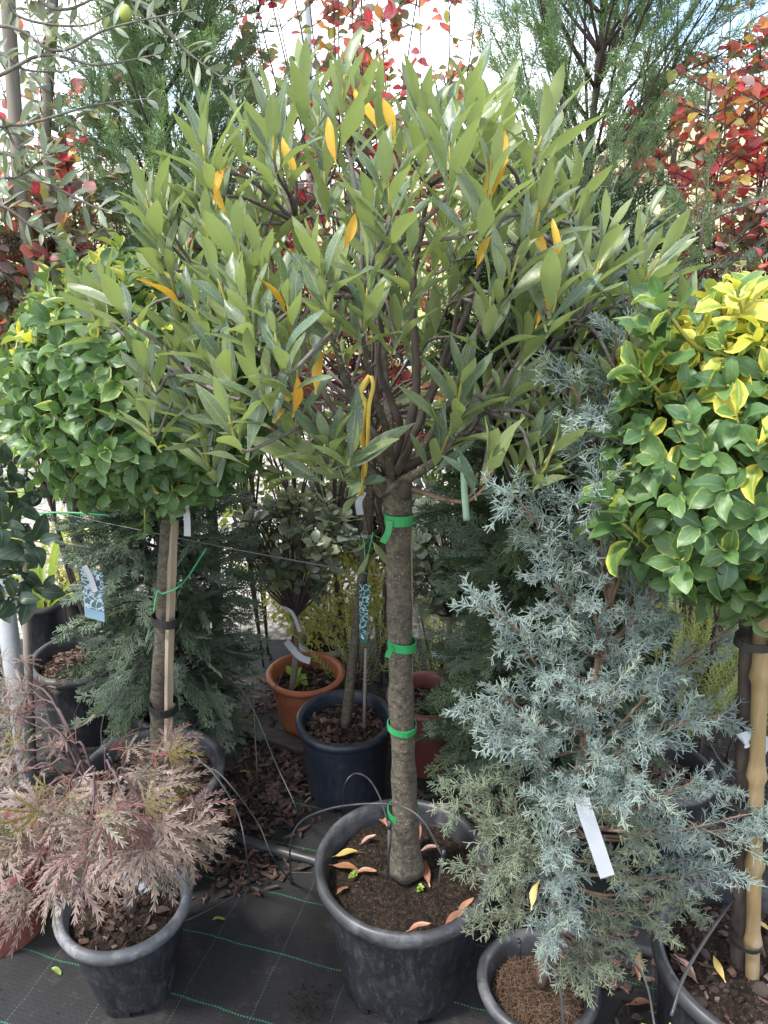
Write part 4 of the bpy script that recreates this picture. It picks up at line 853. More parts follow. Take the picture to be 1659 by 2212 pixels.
# ------------------------------------------------------------------ cut-leaf maple
t_map = thing('maple_shrub', 'low pinkish-brown maple with finely cut drooping leaves, bottom left', 'maple', (-.55, 1.24, .2))
LEAF_MAP = [maple_tpl(.070, i) for i in range(5)]; lvm = Leaves(t_map, LEAF_MAP + LEAF_MAP[:2], [M['lf_maple']] * 5 + [M['lf_maple_olive']] * 2, 300); mbw = MB(); mbp = MB()
base = np.array(G(285, 1975, .205)); crown = base + [-.02, .0, .24]
trunk_obj(t_map, [base, base + [.0, 0, .09], base + [-.02, .01, .17]], [.014, .011, .009], M['bark_dark'], 9, .2, seg=12)
mp_tips = [P(*q) for q in ((420, 1800, 1.10), (385, 1770, 1.12), (360, 1720, 1.15), (345, 1640, 1.22), (330, 1610, 1.3), (300, 1690, 1.2), (250, 1680, 1.1), (240, 1620, 1.25), (150, 1600, 1.3), (60, 1560, 1.35), (40, 1620, 1.25), (15, 1530, 1.4), (10, 1680, 1.2), (60, 1740, 1.1), (20, 1800, 1.1), (40, 1880, 1.08), (110, 1850, 1.05), (140, 1900, 1.03),
         (70, 1930, 1.04), (180, 1830, 1.02), (240, 1850, 1.0), (300, 1810, 1.02), (340, 1860, 1.04), (375, 1850, 1.08), (200, 1760, 1.0), (120, 1740, 1.05), (280, 1740, 1.0), (330, 1760, 1.05), (370, 1800, 1.1), (150, 1680, 1.12), (80, 1660, 1.2), (200, 1700, 1.15), (100, 1800, 1.08), (230, 1790, 1.08), (60, 1480, 1.42), (30, 1440, 1.45), (350, 1680, 1.25), (160, 1780, 1.18), (60, 1820, 1.2), (300, 1780, 1.15))]
for tp in mp_tips:
    tp = np.array(tp); h = base + [-.02, .01, .16]; d = tp - h; c = catmull([h, h + d * .45 + [0, 0, .10 + .1 * np.linalg.norm(d)], h + d * .8 + [0, 0, .05], tp], 14); tube(mbw, c, np.linspace(.0038, .0011, 14), 5); tt = unit(np.gradient(c, axis=0))
    for j in (8, 10, 11, 12, 13, 13):
        for s in (-1, 1):
            if random.random() < .60: continue
            p = c[j]; out = unit(tt[j] * .6 + np.cross(tt[j], [0, 0, 1.]) * s * random.uniform(.3, 1) + rng.normal(0, .25, 3)); out[2] = random.uniform(-.35, .25); q = p + out * random.uniform(.02, .05); tube(mbp, [p, (p + q) / 2 + [0, 0, .004], q], [.0008, .0007, .0007], 4, cap=False)
            dd = unit(out + [0, -.05, random.uniform(-.7, .25)]); nn = unit(np.array([0, -.55, .65]) + rng.normal(0, .5, 3)); lvm.add(frames([q], [dd], [nn], random.uniform(.65, 1.1)), random.randint(0, 4) if random.random() < .92 else random.randint(5, 6))
build(mbw, 'branches', M['twig_purple'], t_map); build(mbp, 'leaf_stalks', M['twig_red'], t_map, 'stuff')

# ------------------------------------------------------------------ left edge: dark crinkled shrub, grey tube, strap leaves, dwarf ball
LEAF_V = [leaf_tpl(.062, .036, .48, .85, .3, .25, .10, 7, .08, .3, 1), leaf_tpl(.055, .034, .5, .85, .45, .35, .14, 7, .08, -.4, 2)]
t_v = thing('dark_shrub', 'dark shrub with crinkled leaves and black berries on the left edge', 'shrub', (-1.05, 1.62, 0)); lvv = Leaves(t_v, LEAF_V, [M['lf_vib']] * 2, 60); mb = MB(); mbb = MB()
for i, (px, py) in enumerate(((20, 1030), (50, 1085), (15, 1130), (70, 1150), (40, 1190), (85, 1170), (20, 1240), (60, 1230), (95, 1270), (40, 1290), (-20, 1060), (-30, 1150), (-20, 1250), (0, 1300), (30, 1000), (75, 1060))):
    p = np.array(P(px, py, random.uniform(1.42, 1.58))); h = np.array([-1.05, 1.62, p[2] - .12]); c = catmull([(-1.05, 1.62, h[2] - .1), (h + p) / 2 + [0, 0, .02], p], 10); tube(mb, c, np.linspace(.004, .0015, 10), 5); whorl(lvv, p, unit(p - h + [0, 0, .05]), 5, .5, 1.3, .06, lambda n: rng.integers(0, 2, n), (.75, 1.05))
    if i % 3 == 0:
        for k in range(4): mbb.inst(ico(.0045, 6, 5).pack(), np.array([Matrix.Translation(Vector(p + rng.normal(0, .012, 3) + [.02, -.02, .02]))]), [0])
tube(mb, [(-1.05, 1.62, 0), (-1.06, 1.62, .6), (-1.05, 1.61, 1.2)], [.011, .009, .006], 8)
build(mb, 'stems', M['twig_green'], t_v); build(mbb, 'berries', M['berry'], t_v, 'stuff')
mb = MB(); c0, c1 = P(45, 1560, 1.86), P(-6, 1180, 1.86); tube(mb, [c0 + (c0 - c1) * .9, c0, c1], .0255, 18); tag(build(mb, 'metal_tube', M['metal_tube']), 'grey upright metal tube at the left edge behind the maple', 'metal tube')
mb = MB(); c0, c1 = P(64, 1500, 1.96), P(50, 1180, 1.96); tube(mb, [c0 + (c0 - c1) * 1.0, c0, c1], .012, 12); tag(build(mb, 'thin_tube', M['post']), 'thinner brownish tube just right of the grey metal tube', 'metal tube')
t_s = thing('strap_plant', 'yellow-green strap-leaved plant in the narrow dark pot', 'plant', (-1.33, 2.66, .18))
for i in range(17):
    a = i * 2.4; el = random.uniform(.5, 1.35); L = random.uniform(.32, .55); b = np.array([-1.33 + .03 * math.cos(a), 2.66 + .03 * math.sin(a), .18]); d = np.array([math.cos(a) * math.cos(el), math.sin(a) * math.cos(el), math.sin(el)]); mb = MB(); e = b + d * L + [0, 0, -.22 * L * math.cos(el) * 2]
    c = catmull([b, b + d * L * .5, e], 10); tt = unit(np.gradient(c, axis=0)); V = []; E = []
    for j in range(10):
        s = unit(np.cross(tt[j], [math.cos(a + 1.57) * .01, 0, 1.])); s = unit(np.cross(tt[j], [0, 0, 1.]) + 1e-4); w = .013 * math.sin(math.pi * (.16 + .83 * j / 9)) + .0006; nrm = np.cross(s, tt[j]); V += [c[j] - s * w + nrm * .004, c[j], c[j] + s * w + nrm * .004]; E += [1, 0, 1]
    mb.add(V, None, [(3 * j + k, 3 * j + k + 1, 3 * j + 4 + k, 3 * j + 3 + k) for j in range(9) for k in (0, 1)], 0, random.random(), E); build(mb, 'leaf', M['lf_strap'], t_s)
SMALL = [leaf_tpl(.016, .009, .5, .8, .3, .1, 0, 3, .05, 0, 1), leaf_tpl(.020, .010, .5, .8, .3, .2, 0, 3, .05, 0, 2)]
def small_ball(label, c, r, n, mat, scale=1.0, name='dwarf_shrub', stem_to=None):
    t = thing(name, label, 'shrub', (c[0], c[1], stem_to if stem_to is not None else 0)); lv = Leaves(t, SMALL, [mat] * 2, 0); rr = np.array(r); v = unit(rng.normal(0, 1, (n, 3))); lump = np.array([1 + .25 * noise.noise(Vector(q) * 2.5 + Vector((c[0], 0, 0))) for q in v]); p = np.array(c) + v * rr * (lump * rng.uniform(.55, 1.0, n))[:, None]
    lv.add(frames(p, unit(v + rng.normal(0, .7, (n, 3)) + [0, 0, .3]), rng.normal(0, .5, (n, 3)) + v * .5 + [0, 0, .4], rng.uniform(.7, 1.3, n) * scale), rng.integers(0, 2, n)); mb = MB(); s = np.array([c[0], c[1], stem_to or 0])
    for i in range(26): tube(mb, catmull([s, (s + p[i]) / 2 + rng.normal(0, .01, 3), p[i]], 6), np.linspace(.003, .001, 6), 4)
    build(mb, 'stems', M['twig_purple'], t); return t
small_ball('dwarf ball shrub with pale yellow-green flecked leaves, behind the far left pot', (-1.28, 2.92, .29), (.15, .15, .17), 1700, M['lf_small_yel'], stem_to=.10)
small_ball('small-leaved yellow-flecked shrub behind the terracotta pot', (-.20, 2.52, .33), (.25, .17, .21), 4200, M['lf_small_yel'], 1.15, stem_to=.10)
small_ball('low bright green bush at the far left edge on the gravel', (-2.45, 4.6, .55), (.42, .4, .45), 1500, M['lf_bright'], 2.2)
small_ball('pale green tangle of weeds at left below the ball-headed standard', (-1.42, 2.45, .72), (.22, .2, .2), 420, M['lf_bright'], 1.7)

BACK = [leaf_tpl(.045, .024, .55, .85, .35, .2, .08, 4, .06, .3, 1), leaf_tpl(.038, .022, .55, .85, .4, .3, .08, 4, .06, -.4, 2)]
M['lf_back'] = leaf_mat('mixed_green_back_leaf', [(.08, .12, .05), (.14, .19, .07), (.24, .27, .09), (.11, .15, .08), (.32, .33, .12)], under=(.2, .24, .1), trans=.4, rough=.4)
for lab, bx, by, bz, brx, brz, nn_ in (('dense green back-row shrub left of centre, behind the terracotta pot', -.42, 3.0, .62, .34, .5, 1500), ('dense green back-row shrub behind the slim leaning trunk', .12, 3.05, .66, .36, .52, 1700),
                                 ('dense green back-row shrub behind the dark column conifer', .72, 3.05, .72, .38, .58, 1700), ('dense green back-row shrub behind the right rosemary', 1.42, 3.1, .70, .42, .55, 1700)):
    t = thing('back_shrub', lab, 'shrub', (bx, by, 0)); lvx = Leaves(t, BACK, [M['lf_back']] * 2, 0); v = unit(rng.normal(0, 1, (nn_, 3))); lump = np.array([1 + .3 * noise.noise(Vector(q) * 2.2 + Vector((bx * 5, 0, 0))) for q in v]); p = np.array([bx, by, bz]) + v * [brx, .3, brz] * (lump * rng.uniform(.5, 1.0, nn_))[:, None]
    p[:, 2] = np.maximum(p[:, 2], .05); lvx.add(frames(p, unit(v + rng.normal(0, .6, (nn_, 3)) + [0, 0, .3]), rng.normal(0, .5, (nn_, 3)) + v * .3 + [0, 0, .6], rng.uniform(.8, 1.3, nn_)), rng.integers(0, 2, nn_)); mb = MB()
    for i in range(30): tube(mb, catmull([(bx, by, 0), (np.array([bx, by, 0]) + p[i]) / 2 + rng.normal(0, .03, 3), p[i]], 7), np.linspace(.008, .002, 7), 5)
    build(mb, 'stems', M['twig_purple'], t)

# rosemary and other upright low plants at the back
def rosem_tpl(seed):
    rr = random.Random(seed); mb = MB(); H = .26; V = []; F = []; E = []
    for i in range(58):
        t = .08 + .92 * i / 58; a = i * 2.4; l = .024 * (1.15 - .65 * t) * rr.uniform(.8, 1.1); el = .5 + .6 * t; p = np.array([.012 * math.sin(t * 2 + seed), .010 * math.cos(t * 3), t * H]); d = np.array([math.cos(a) * math.cos(el), math.sin(a) * math.cos(el), math.sin(el)]); s = np.array([-math.sin(a), math.cos(a), 0]) * .0013
        k = len(V); V += [p - s, p + s, p + d * l * .6 + s, p + d * l * .6 - s, p + d * l]; F += [(k, k + 1, k + 2, k + 3)]; E += [0, 0, .4, .4, .5 + .5 * t]; 
    f3 = [(5 * i + 3, 5 * i + 2, 5 * i + 4) for i in range(58)]
    mb.add(V, f3, F, 0, 0, E); prisms(mb, [(0, 0, 0), (.012 * math.sin(1 + seed), .01 * math.cos(1.5), H * .5)], [(.012 * math.sin(1 + seed), .01 * math.cos(1.5), H * .5), (.012 * math.sin(2 + seed), .01 * math.cos(3), H)], [.0018, .0014], [.0014, .0008]); return mb.pack()
ROS = [rosem_tpl(i) for i in range(4)]
def rosemary(label, x, y, r, z0, n, s, name='rosemary_plant'):
    t = thing(name, label, 'plant', (x, y, 0)); mb = MB()
    for i in range(n):
        a = rng.random() * 6.28; q = r * math.sqrt(rng.random()); d = unit([math.cos(a) * q / r * .55, math.sin(a) * q / r * .55, 1]); z = np.array(d); xx = unit(np.cross([0, 1, 0.], z)); yy = np.cross(z, xx); Mx = np.eye(4); k = s * rng.uniform(.7, 1.2); Mx[:3, 0], Mx[:3, 1], Mx[:3, 2] = xx * k, yy * k, z * k; Mx[:3, 3] = (x + q * math.cos(a), y + q * math.sin(a), z0 * rng.uniform(.2, 1.0)); mb.inst(ROS[i % 4], Mx[None], [rng.random()])
    w = MB()
    for i in range(9): a = i * .7; tube(w, [(x, y, 0), (x + r * .5 * math.cos(a), y + r * .5 * math.sin(a), z0)], [.004, .002], 5)
    build(w, 'stems', M['twig_purple'], t); build(mb, 'foliage', M['lf_rosemary'], t, 'stuff')
rosemary('upright rosemary just left of the slim leaning trunk', -.09, 2.25, .08, .30, 26, 1.0)
rosemary('rosemary clump behind the red-brown pot', .19, 2.36, .17, .40, 60, 1.0)
rosemary('yellow-green rosemary bank at right behind the blue cypress', 1.0, 2.16, .26, .42, 210, 1.15)
rosemary('shorter rosemary clump behind the bamboo cane', 1.26, 1.98, .16, .30, 80, 1.0)
rosemary('taller pale rosemary at the back right', .86, 2.60, .2, .5, 80, 1.2)
p_bk = pot('dark pot standing high behind the right rosemary', 1.30, 2.62, .15, .42, depth=.04)
p_bk2 = pot('tall black pot half hidden between rosemary and cypress', .83, 2.02, .05, .50, base=.95, depth=.02)
small_ball('bright green young shrub poking up at the bottom right edge', (.425, .74, .455), (.04, .04, .035), 46, M['lf_bright'], 1.9, stem_to=0)

# ------------------------------------------------------------------ posts, wires
mb = MB(); tube(mb, [P(10, -200, 2.08), P(20, 60, 2.08), P(44, 420, 2.08), P(44, 420, 2.08) * 1.0 + Vector((.02, 0, -1.6))], .0165, 10, bump=.05); tag(build(mb, 'trellis_post', M['post']), 'weathered round post at the far left among olive branches', 'post')
mb = MB(); tube(mb, [P(120, -200, 2.14), P(112, 60, 2.14), P(98, 300, 2.14), P(90, 300, 2.14) + Vector((0, 0, -1.75))], .013, 10, bump=.05); tag(build(mb, 'trellis_post', M['post']), 'second thinner post right of the far left post', 'post')
mb = MB(); tube(mb, [P(655, -150, 3.1), P(668, 300, 3.1), P(668, 300, 3.1) + Vector((0, 0, -1.98))], .019, 12); tag(build(mb, 'metal_post', M['metal_tube']), 'slim grey pole against the sky above the central tree', 'post')
def line_thing(name, label, cat, pts, r, mat, n=6, seg=None, group=None):
    mb = MB(); tube(mb, catmull(pts, seg or max(2, 8 * (len(pts) - 1))), r, n); return tag(build(mb, name, M[mat]), label, cat, group)
line_thing('training_wire', 'taut wire across the red bushes at leaf height', 'wire', [(-2.2, 2.1, 1.69), (0, 2.1, 1.675), (2.2, 2.1, 1.655)], .0016, 'wire')
line_thing('training_wire', 'thin wire sloping down behind the tree trunks', 'wire', [P(60, 1095, 1.78), P(500, 1185, 1.73), P(800, 1240, 1.745), P(1090, 1292, 1.72)], .0013, 'wire')
line_thing('green_twine', 'green twine stretched above the strap-leaved plant', 'twine', [P(80, 1110, 1.62), P(140, 1107, 1.62), P(235, 1113, 1.6)], .0022, 'twine_green')
line_thing('green_twine', 'green twine knotted round the left standard trunk', 'twine', [P(332, 1322, 1.545), P(340, 1278, 1.552), P(352, 1282, 1.551), P(385, 1268, 1.56), P(410, 1240, 1.62), P(446, 1184, 1.68)], .0020, 'twine_green')
line_thing('green_twine', 'green twine hanging in a narrow V on the slim leaning trunk', 'twine', [P(785, 1155, 1.775), P(788, 1200, 1.772), P(785, 1238, 1.77), P(796, 1195, 1.772), P(806, 1150, 1.775)], .0017, 'twine_green')

# ------------------------------------------------------------------ ribbons and tags
mb = MB(); ribbon(mb, [P(800, 812, 1.13), P(778, 848, 1.125), P(792, 880, 1.12), P(781, 930, 1.125), P(788, 985, 1.13), P(778, 1070, 1.14)], .0095, twist=[.3, -.5, .8, .1, 1.2, .4], seg=30); ribbon(mb, [P(802, 812, 1.128), P(806, 835, 1.12), P(797, 880, 1.118), P(794, 960, 1.12), P(788, 1030, 1.125)], .006, twist=[.6, .2, -.4, .9, .5], seg=26)
tag(build(mb, 'yellow_ribbon', M['ribbon_yellow']), 'twisted yellow ribbon hanging from the central crown beside the trunk', 'ribbon')
mb = MB(); ribbon(mb, [P(985, 965, 1.17), P(1000, 1010, 1.168), P(1003, 1060, 1.168), P(1008, 1124, 1.17)], .0105, twist=[.5, .2, .1, 0], seg=18); tag(build(mb, 'mint_ribbon', M['ribbon_mint']), 'pale mint ribbon hanging right of the main trunk', 'ribbon')
def strip_tag(name, label, pts, w, mat='white_tag', prints=None, nrm=(0, -1, .15), cat='plant tag', twist=None, thick=.0007):
    t = thing(name, label, cat, tuple(Vector(pts[0]))); mb = MB(); ribbon(mb, pts, w, nrm, twist, thick, 16); build(mb, 'strip', M[mat] if isinstance(mat, str) else mat, t, smooth=False); return t
strip_tag('plant_tag', 'long blank white tag hanging in the blue cypress', [P(1258, 1722, .90), P(1262, 1745, .888), P(1284, 1810, .878), P(1312, 1893, .870)], .022)
t_pt = strip_tag('plant_tag', 'white printed tag curving over the terracotta pot', [P(618, 1385, 2.06), P(632, 1402, 2.04), P(650, 1420, 2.03), P(670, 1428, 2.02)], .022)
strip_tag('plant_tag', 'bent white tag among the maple leaves above its pot', [P(255, 1900, 1.05), P(280, 1888, 1.045), P(300, 1900, 1.04), P(318, 1925, 1.035)], .024)
strip_tag('plant_tag', 'white tag end sticking out above the red-brown pot', [P(935, 1408, 1.93), P(950, 1415, 1.925), P(968, 1420, 1.92)], .022)
strip_tag('plant_tag', 'white tag wrapped on the right trunk behind the bamboo cane', [P(1600, 1598, 1.035), P(1616, 1598, 1.028), P(1632, 1600, 1.05), P(1662, 1615, 1.045)], .030)
strip_tag('plant_tag', 'white tag hanging under the left ball-headed crown', [P(400, 1092, 1.52), P(404, 1120, 1.515), P(405, 1158, 1.515)], .014)
strip_tag('plant_tag', 'small pale tag curling by the yellow ribbon end', [P(785, 1062, 1.70), P(775, 1085, 1.69), P(778, 1112, 1.69)], .016)
strip_tag('plant_tag', 'narrow pale tag drooping from the round-leaved shrub', [P(612, 1312, 2.05), P(632, 1325, 2.04), P(648, 1365, 2.04)], .010)
for k in range(3):
    mb = MB(); ribbon(mb, [P(640 + 4 * k, 1402 - 3 * k, 2.026 - .0005 * k), P(653 + 4 * k, 1413 - 4 * k, 2.019), P(663 + 4 * k, 1418 - 4 * k, 2.013)], .0016, (0, -1, .15), None, .0003, 6)
    build(mb, 'print_line', M['print'], t_pt, smooth=False)
def photo_label_mat(name, dark, mid, pale, band_col):
    m, nt = new_mat(name); tc = N(nt, 'ShaderNodeTexCoord'); vo = N(nt, 'ShaderNodeTexVoronoi', feature='DISTANCE_TO_EDGE'); vo.inputs['Scale'].default_value = 75
    nz = N(nt, 'ShaderNodeTexNoise'); nz.inputs['Scale'].default_value = 60; ad = N(nt, 'ShaderNodeMixRGB') ; ad.inputs[0].default_value = .02
    nt.links.new(tc.outputs['Object'], nz.inputs['Vector']); nt.links.new(tc.outputs['Object'], ad.inputs[1]); nt.links.new(nz.outputs['Color'], ad.inputs[2]); nt.links.new(ad.outputs[0], vo.inputs['Vector'])
    r = ramp(nt, [dark, mid]); nt.links.new(maprange(nt, noise_(nt, 45, 3), .35, .65), r.inputs['Fac'])
    col = mixc(nt, maprange(nt, vo.outputs['Distance'], .10, .045), r.outputs['Color'], pale)
    b = N(nt, 'ShaderNodeBsdfPrincipled'); nt.links.new(col, b.inputs['Base Color']); b.inputs['Roughness'].default_value = .3
    o = N(nt, 'ShaderNodeOutputMaterial'); nt.links.new(b.outputs[0], o.inputs['Surface']); return m
M['lab_blue'] = photo_label_mat('blue_photo_print', (.05, .09, .10), (.10, .17, .22), (.45, .56, .66), None)
M['lab_teal'] = photo_label_mat('teal_photo_print', (.008, .03, .035), (.02, .09, .10), (.32, .45, .46), None)
M['lab_blue_band'] = solid_mat('light_blue_print', [(.20, .33, .45), (.25, .38, .5)], .35, 10); M['lab_teal_band'] = solid_mat('teal_print', [(.02, .11, .14), (.03, .14, .17)], .35, 10)
def card(name, label, tl, tr, bl, br, Y, mat, bandm, frac, text=None):
    t = thing(name, label, 'plant label', tuple(P(*tl, Y)))
    def q(u, v, off): # u across, v down
        a = P(*tl, Y) * (1 - u) * (1 - v) + P(*tr, Y) * u * (1 - v) + P(*bl, Y - .01) * (1 - u) * v + P(*br, Y - .01) * u * v; a.y -= off; return a
    def slab(v0, v1, off, u0=0., u1=1., th=.0012):
        mb = MB(); nv = 4; V = []
        for k in range(nv + 1):
            v = v0 + (v1 - v0) * k / nv
            for u in (u0, u1):
                V.append(q(u, v, off)); V.append(q(u, v, off - th))
        F = []
        for k in range(nv): a = 4 * k; F += [(a, a + 2, a + 6, a + 4), (a + 1, a + 5, a + 7, a + 3), (a, a + 4, a + 5, a + 1), (a + 2, a + 3, a + 7, a + 6)]
        F += [(0, 1, 3, 2), (4 * nv, 4 * nv + 2, 4 * nv + 3, 4 * nv + 1)]; mb.add(V, None, F); return mb
    build(slab(0, frac, 0), 'picture', mat, t, smooth=False); build(slab(frac, 1, 0), 'footer', bandm, t, smooth=False)
    for (u0, u1, v0, v1) in (text or []): build(slab(v0, v1, .0016, u0, u1, .0010), 'print_mark', M['print_white'], t, smooth=False)
card('plant_label', 'large blue picture label of pale frosted leaves, left by the conifer', (172, 1222), (222, 1238), (184, 1332), (226, 1344), 1.62, M['lab_blue'], M['lab_blue_band'], .80)
strip_tag('plant_tag', 'narrow white strip stuck across the blue picture label', [P(182, 1222, 1.617), P(194, 1244, 1.612), P(206, 1278, 1.600)], .013)
card('plant_label', 'narrow teal picture label behind the slim leaning trunk', (776, 1262), (800, 1262), (776, 1380), (790, 1394), 1.775, M['lab_teal'], M['lab_teal_band'], .84, [(.2, .6, .875, .885), (.25, .7, .905, .93)])

# ------------------------------------------------------------------ irrigation: pipe, thin tubes, drip stakes
line_thing('irrigation_pipe', 'thick black irrigation pipe lying across the ground fabric', 'pipe', [G(330, 1750, .018), G(470, 1793, .018), G(560, 1826, .018), G(690, 1862, .018), G(1040, 1965, .018), G(1385, 2052, .018), G(1560, 2100, .018)], .0135, 'pipe', 12, 60)
TG = 'thin drip tubes looping between the pots'
def drip(label, pts, r=.0021): return line_thing('drip_tube', label, 'drip tube', pts, r, 'tubing', 6, None, TG)
drip('drip tube arching from the ball-headed tree pot to the fabric, upper of two', [P(330, 1590, 1.60), P(395, 1600, 1.56), P(440, 1652, 1.50), P(472, 1669, 1.48), P(512, 1714, 1.45), P(559, 1781, 1.45), P(589, 1851, 1.42), G(629, 1905, .006)])
drip('drip tube falling steeply from the ball-headed tree pot onto the fabric', [P(420, 1640, 1.50), P(449, 1657, 1.46), P(489, 1709, 1.42), P(517, 1766, 1.40), P(532, 1841, 1.36), G(541, 1926, .006)])
drip('drip tube making a tall narrow arch beside the main trunk', [G(744, 1750, .01), P(743, 1701, 1.50), P(764, 1672, 1.48), P(794, 1681, 1.42), P(820, 1721, 1.32), P(840, 1785, 1.23)])
drip('drip tube running from the fabric over the main pot rim round the trunk', [G(629, 1909, .006), P(627, 1827, 1.33), P(649, 1776, 1.30), P(712, 1747, 1.24), P(799, 1736, 1.20), P(870, 1743, 1.19), P(915, 1775, 1.16), P(955, 1848, 1.13)])
drip('long drip tube hanging from the conifer to the fabric, bending at the end', [P(489, 1459, 1.80), P(539, 1516, 1.77), P(599, 1656, 1.66), P(640, 1745, 1.58), G(641, 1770, .006), G(624, 1806, .006), G(557, 1886, .006), G(487, 1934, .006)])
drip('nearly vertical drip tube below the conifer pot', [P(548, 1500, 1.78), P(551, 1580, 1.74), P(556, 1680, 1.68), G(558, 1760, .006)], .0018)
drip('straight drip tube lying on the fabric left of the main pot', [G(440, 1880, .006), G(560, 1883, .006), G(690, 1886, .006)], .0022)
drip('drip tube crossing the fabric diagonally to the main pot', [G(400, 1990, .006), G(470, 1955, .006), G(570, 1900, .006), G(634, 1880, .006), G(690, 1866, .006)])
drip('drip tube looping over the far left pot into the ball-headed tree pot', [P(270, 1490, 1.75), P(232, 1530, 1.72), P(219, 1575, 1.70), P(222, 1612, 1.68), P(232, 1630, 1.64)])
drip('drip tube slanting down across the far left pot', [P(330, 1425, 1.90), P(250, 1440, 1.93), P(190, 1490, 1.95), P(158, 1560, 1.95), P(170, 1640, 1.92)], .0018)
drip('drip tube slanting over the right pot rim', [P(1560, 1905, 1.10), P(1592, 1908, 1.08), P(1588, 1935, 1.05), P(1530, 2020, .95), P(1480, 2105, .87), P(1450, 2195, .82)], .0030)
drip('drip tube arching over the fabric behind the bottom right pots', [G(1290, 2035, .03), P(1340, 2055, .98), P(1392, 2114, .93), P(1415, 2220, .86)])
drip('drip tube running behind the bamboo cane', [P(1530, 1600, 1.55), P(1560, 1650, 1.5), P(1604, 1702, 1.45)])
drip('drip tube curving down the cypress pot', [P(1180, 2050, 1.0), P(1192, 2090, .99), P(1212, 2150, .965), P(1218, 2230, .94)], .0030)
drip('drip tube slanting past the left side of the terracotta pot', [P(612, 1455, 2.02), P(560, 1540, 1.97), G(520, 1620, .01)], .0018)
def stake_(label, a, b):
    mb = MB(); tube(mb, [b, b * .4 + a * .6, a], [.0018, .0032, .0042], 6); tube(mb, [a, a + (a - b) * .15], [.0048, .0036], 8); tag(build(mb, 'drip_stake', M['pipe']), label, 'drip stake', 'drip stakes pushed into the pots')
stake_('black drip stake left of the main trunk', P(841, 1790, 1.225), P(838, 1900, 1.205)); stake_('black drip stake right of the main trunk', P(957, 1850, 1.13), P(943, 1940, 1.12))
stake_('black drip stake in the cypress pot', P(1121, 2035, 1.06), P(1125, 2072, 1.055)); stake_('black drip stake at the back of the ball-headed tree pot', P(235, 1632, 1.64), P(250, 1662, 1.63))

# ------------------------------------------------------------------ litter, plank, fallen leaves, seedlings
o = MB(); c0, c1 = G(470, 1560, 0), G(690, 1640, 0); d = (c1 - c0).normalized(); s = Vector((-d.y, d.x, 0)); V = []
for z in (.006, .030):
    for p in (c0, c1):
        for w in (-.028, .028): V.append(p + s * w + Vector((0, 0, z)))
o.add(V, None, [(0, 1, 3, 2), (4, 6, 7, 5), (0, 2, 6, 4), (1, 5, 7, 3), (0, 4, 5, 1), (2, 3, 7, 6)]); tag(build(o, 'wooden_plank', M['plank'], smooth=False), 'dark old plank lying behind the blue-black pot', 'plank')
POTS = [(-.112, 1.854, .142), (-.257, 2.166, .129), (.135, 1.985, .128), (-.588, 1.581, .183), (-.612, 1.945, .146), (-.975, 2.16, .165), (.36, 1.67, .124), (.71, 1.60, .132), (.044, 1.266, .192), (-.552, 1.231, .141), (.3, 1.07, .118), (.69, 1.03, .187)]
pts = []
def litter(cx, cy, sx, sy, n):
    k = 0
    while k < n:
        x, y = rng.normal(cx, sx), rng.normal(cy, sy)
        if y > 2.68 or y < .8 or any(math.hypot(x - a, y - b) < r * .84 for a, b, r in POTS): continue
        pts.append((x, y, .0105 + rng.random() * .006)); k += 1
litter(-.33, 1.92, .09, .11, 620); litter(-.40, 1.76, .08, .06, 160); litter(-.37, 1.55, .07, .05, 150); litter(.12, 1.70, .12, .10, 260); litter(.55, 1.20, .16, .12, 130); litter(-.85, 2.0, .25, .2, 420); litter(.0, 2.3, .5, .15, 800); litter(.95, 1.9, .3, .3, 500); litter(.52, .88, .06, .06, 40)
mb = MB(); scatter_chips(mb, pts, (.3, 1.25), .35); build(mb, 'leaf_litter', M['chips'], None, 'stuff', smooth=False)
CR = MB(); k = 520; cx = np.concatenate([rng.normal(-.16, .03, 350), rng.uniform(-.9, .4, 170)]); cy = np.concatenate([rng.normal(1.165, .03, 350), rng.uniform(.95, 1.6, 170)]); scatter_chips(CR, np.stack([cx, cy, np.full(k, .010)], 1), (.08, .22)); build(CR, 'soil_crumbs', M['soil'], None, 'stuff', smooth=False)
FALL = [leaf_tpl(.085, .024, .5, 1, .5, .15, .10, 7, .10, .5, 1), leaf_tpl(.075, .022, .5, 1, .9, -.2, .12, 7, .10, -.8, 2), leaf_tpl(.05, .026, .5, .85, .4, .2, .1, 6, .1, .3, 3)]
def fallen(label, p, az, kind, mat, sc=1.0, pitch=.08, roll=.3):
    d = np.array([math.cos(az), math.sin(az), pitch]); n = np.array([math.sin(az) * -roll, math.cos(az) * roll, 1]); Mx = frames([np.array(p) - d * .04 * sc], [d], [n], sc); mb = MB(); mb.inst(FALL[kind], Mx, [random.random()])
    tag(build(mb, 'fallen_leaf', M[mat]), label, 'fallen leaf', 'fallen leaves on soil and fabric')
zp = .286
fallen('yellow speckled fallen leaf in the main pot, left', G(752, 1842, zp), .25, 0, 'fall_yellow', .95); fallen('tan fallen leaf just below the yellow one in the main pot', G(748, 1873, zp), -.25, 0, 'fall_tan', 1.0); fallen('rolled tan fallen leaf touching the tan leaf below the yellow one', G(790, 1886, zp), -.1, 1, 'fall_tan', .7)
fallen('orange-tan fallen leaf left of the main trunk by the drip stake', G(822, 1762, zp), 2.2, 0, 'fall_tan', .85, .35); fallen('tan fallen leaf leaning on the right side of the main trunk', G(905, 1800, zp + .02), 1.4, 1, 'fall_tan', .8, .8); fallen('orange fallen leaf at the back right of the main pot soil', G(965, 1772, zp), -.4, 0, 'fall_tan', .6)
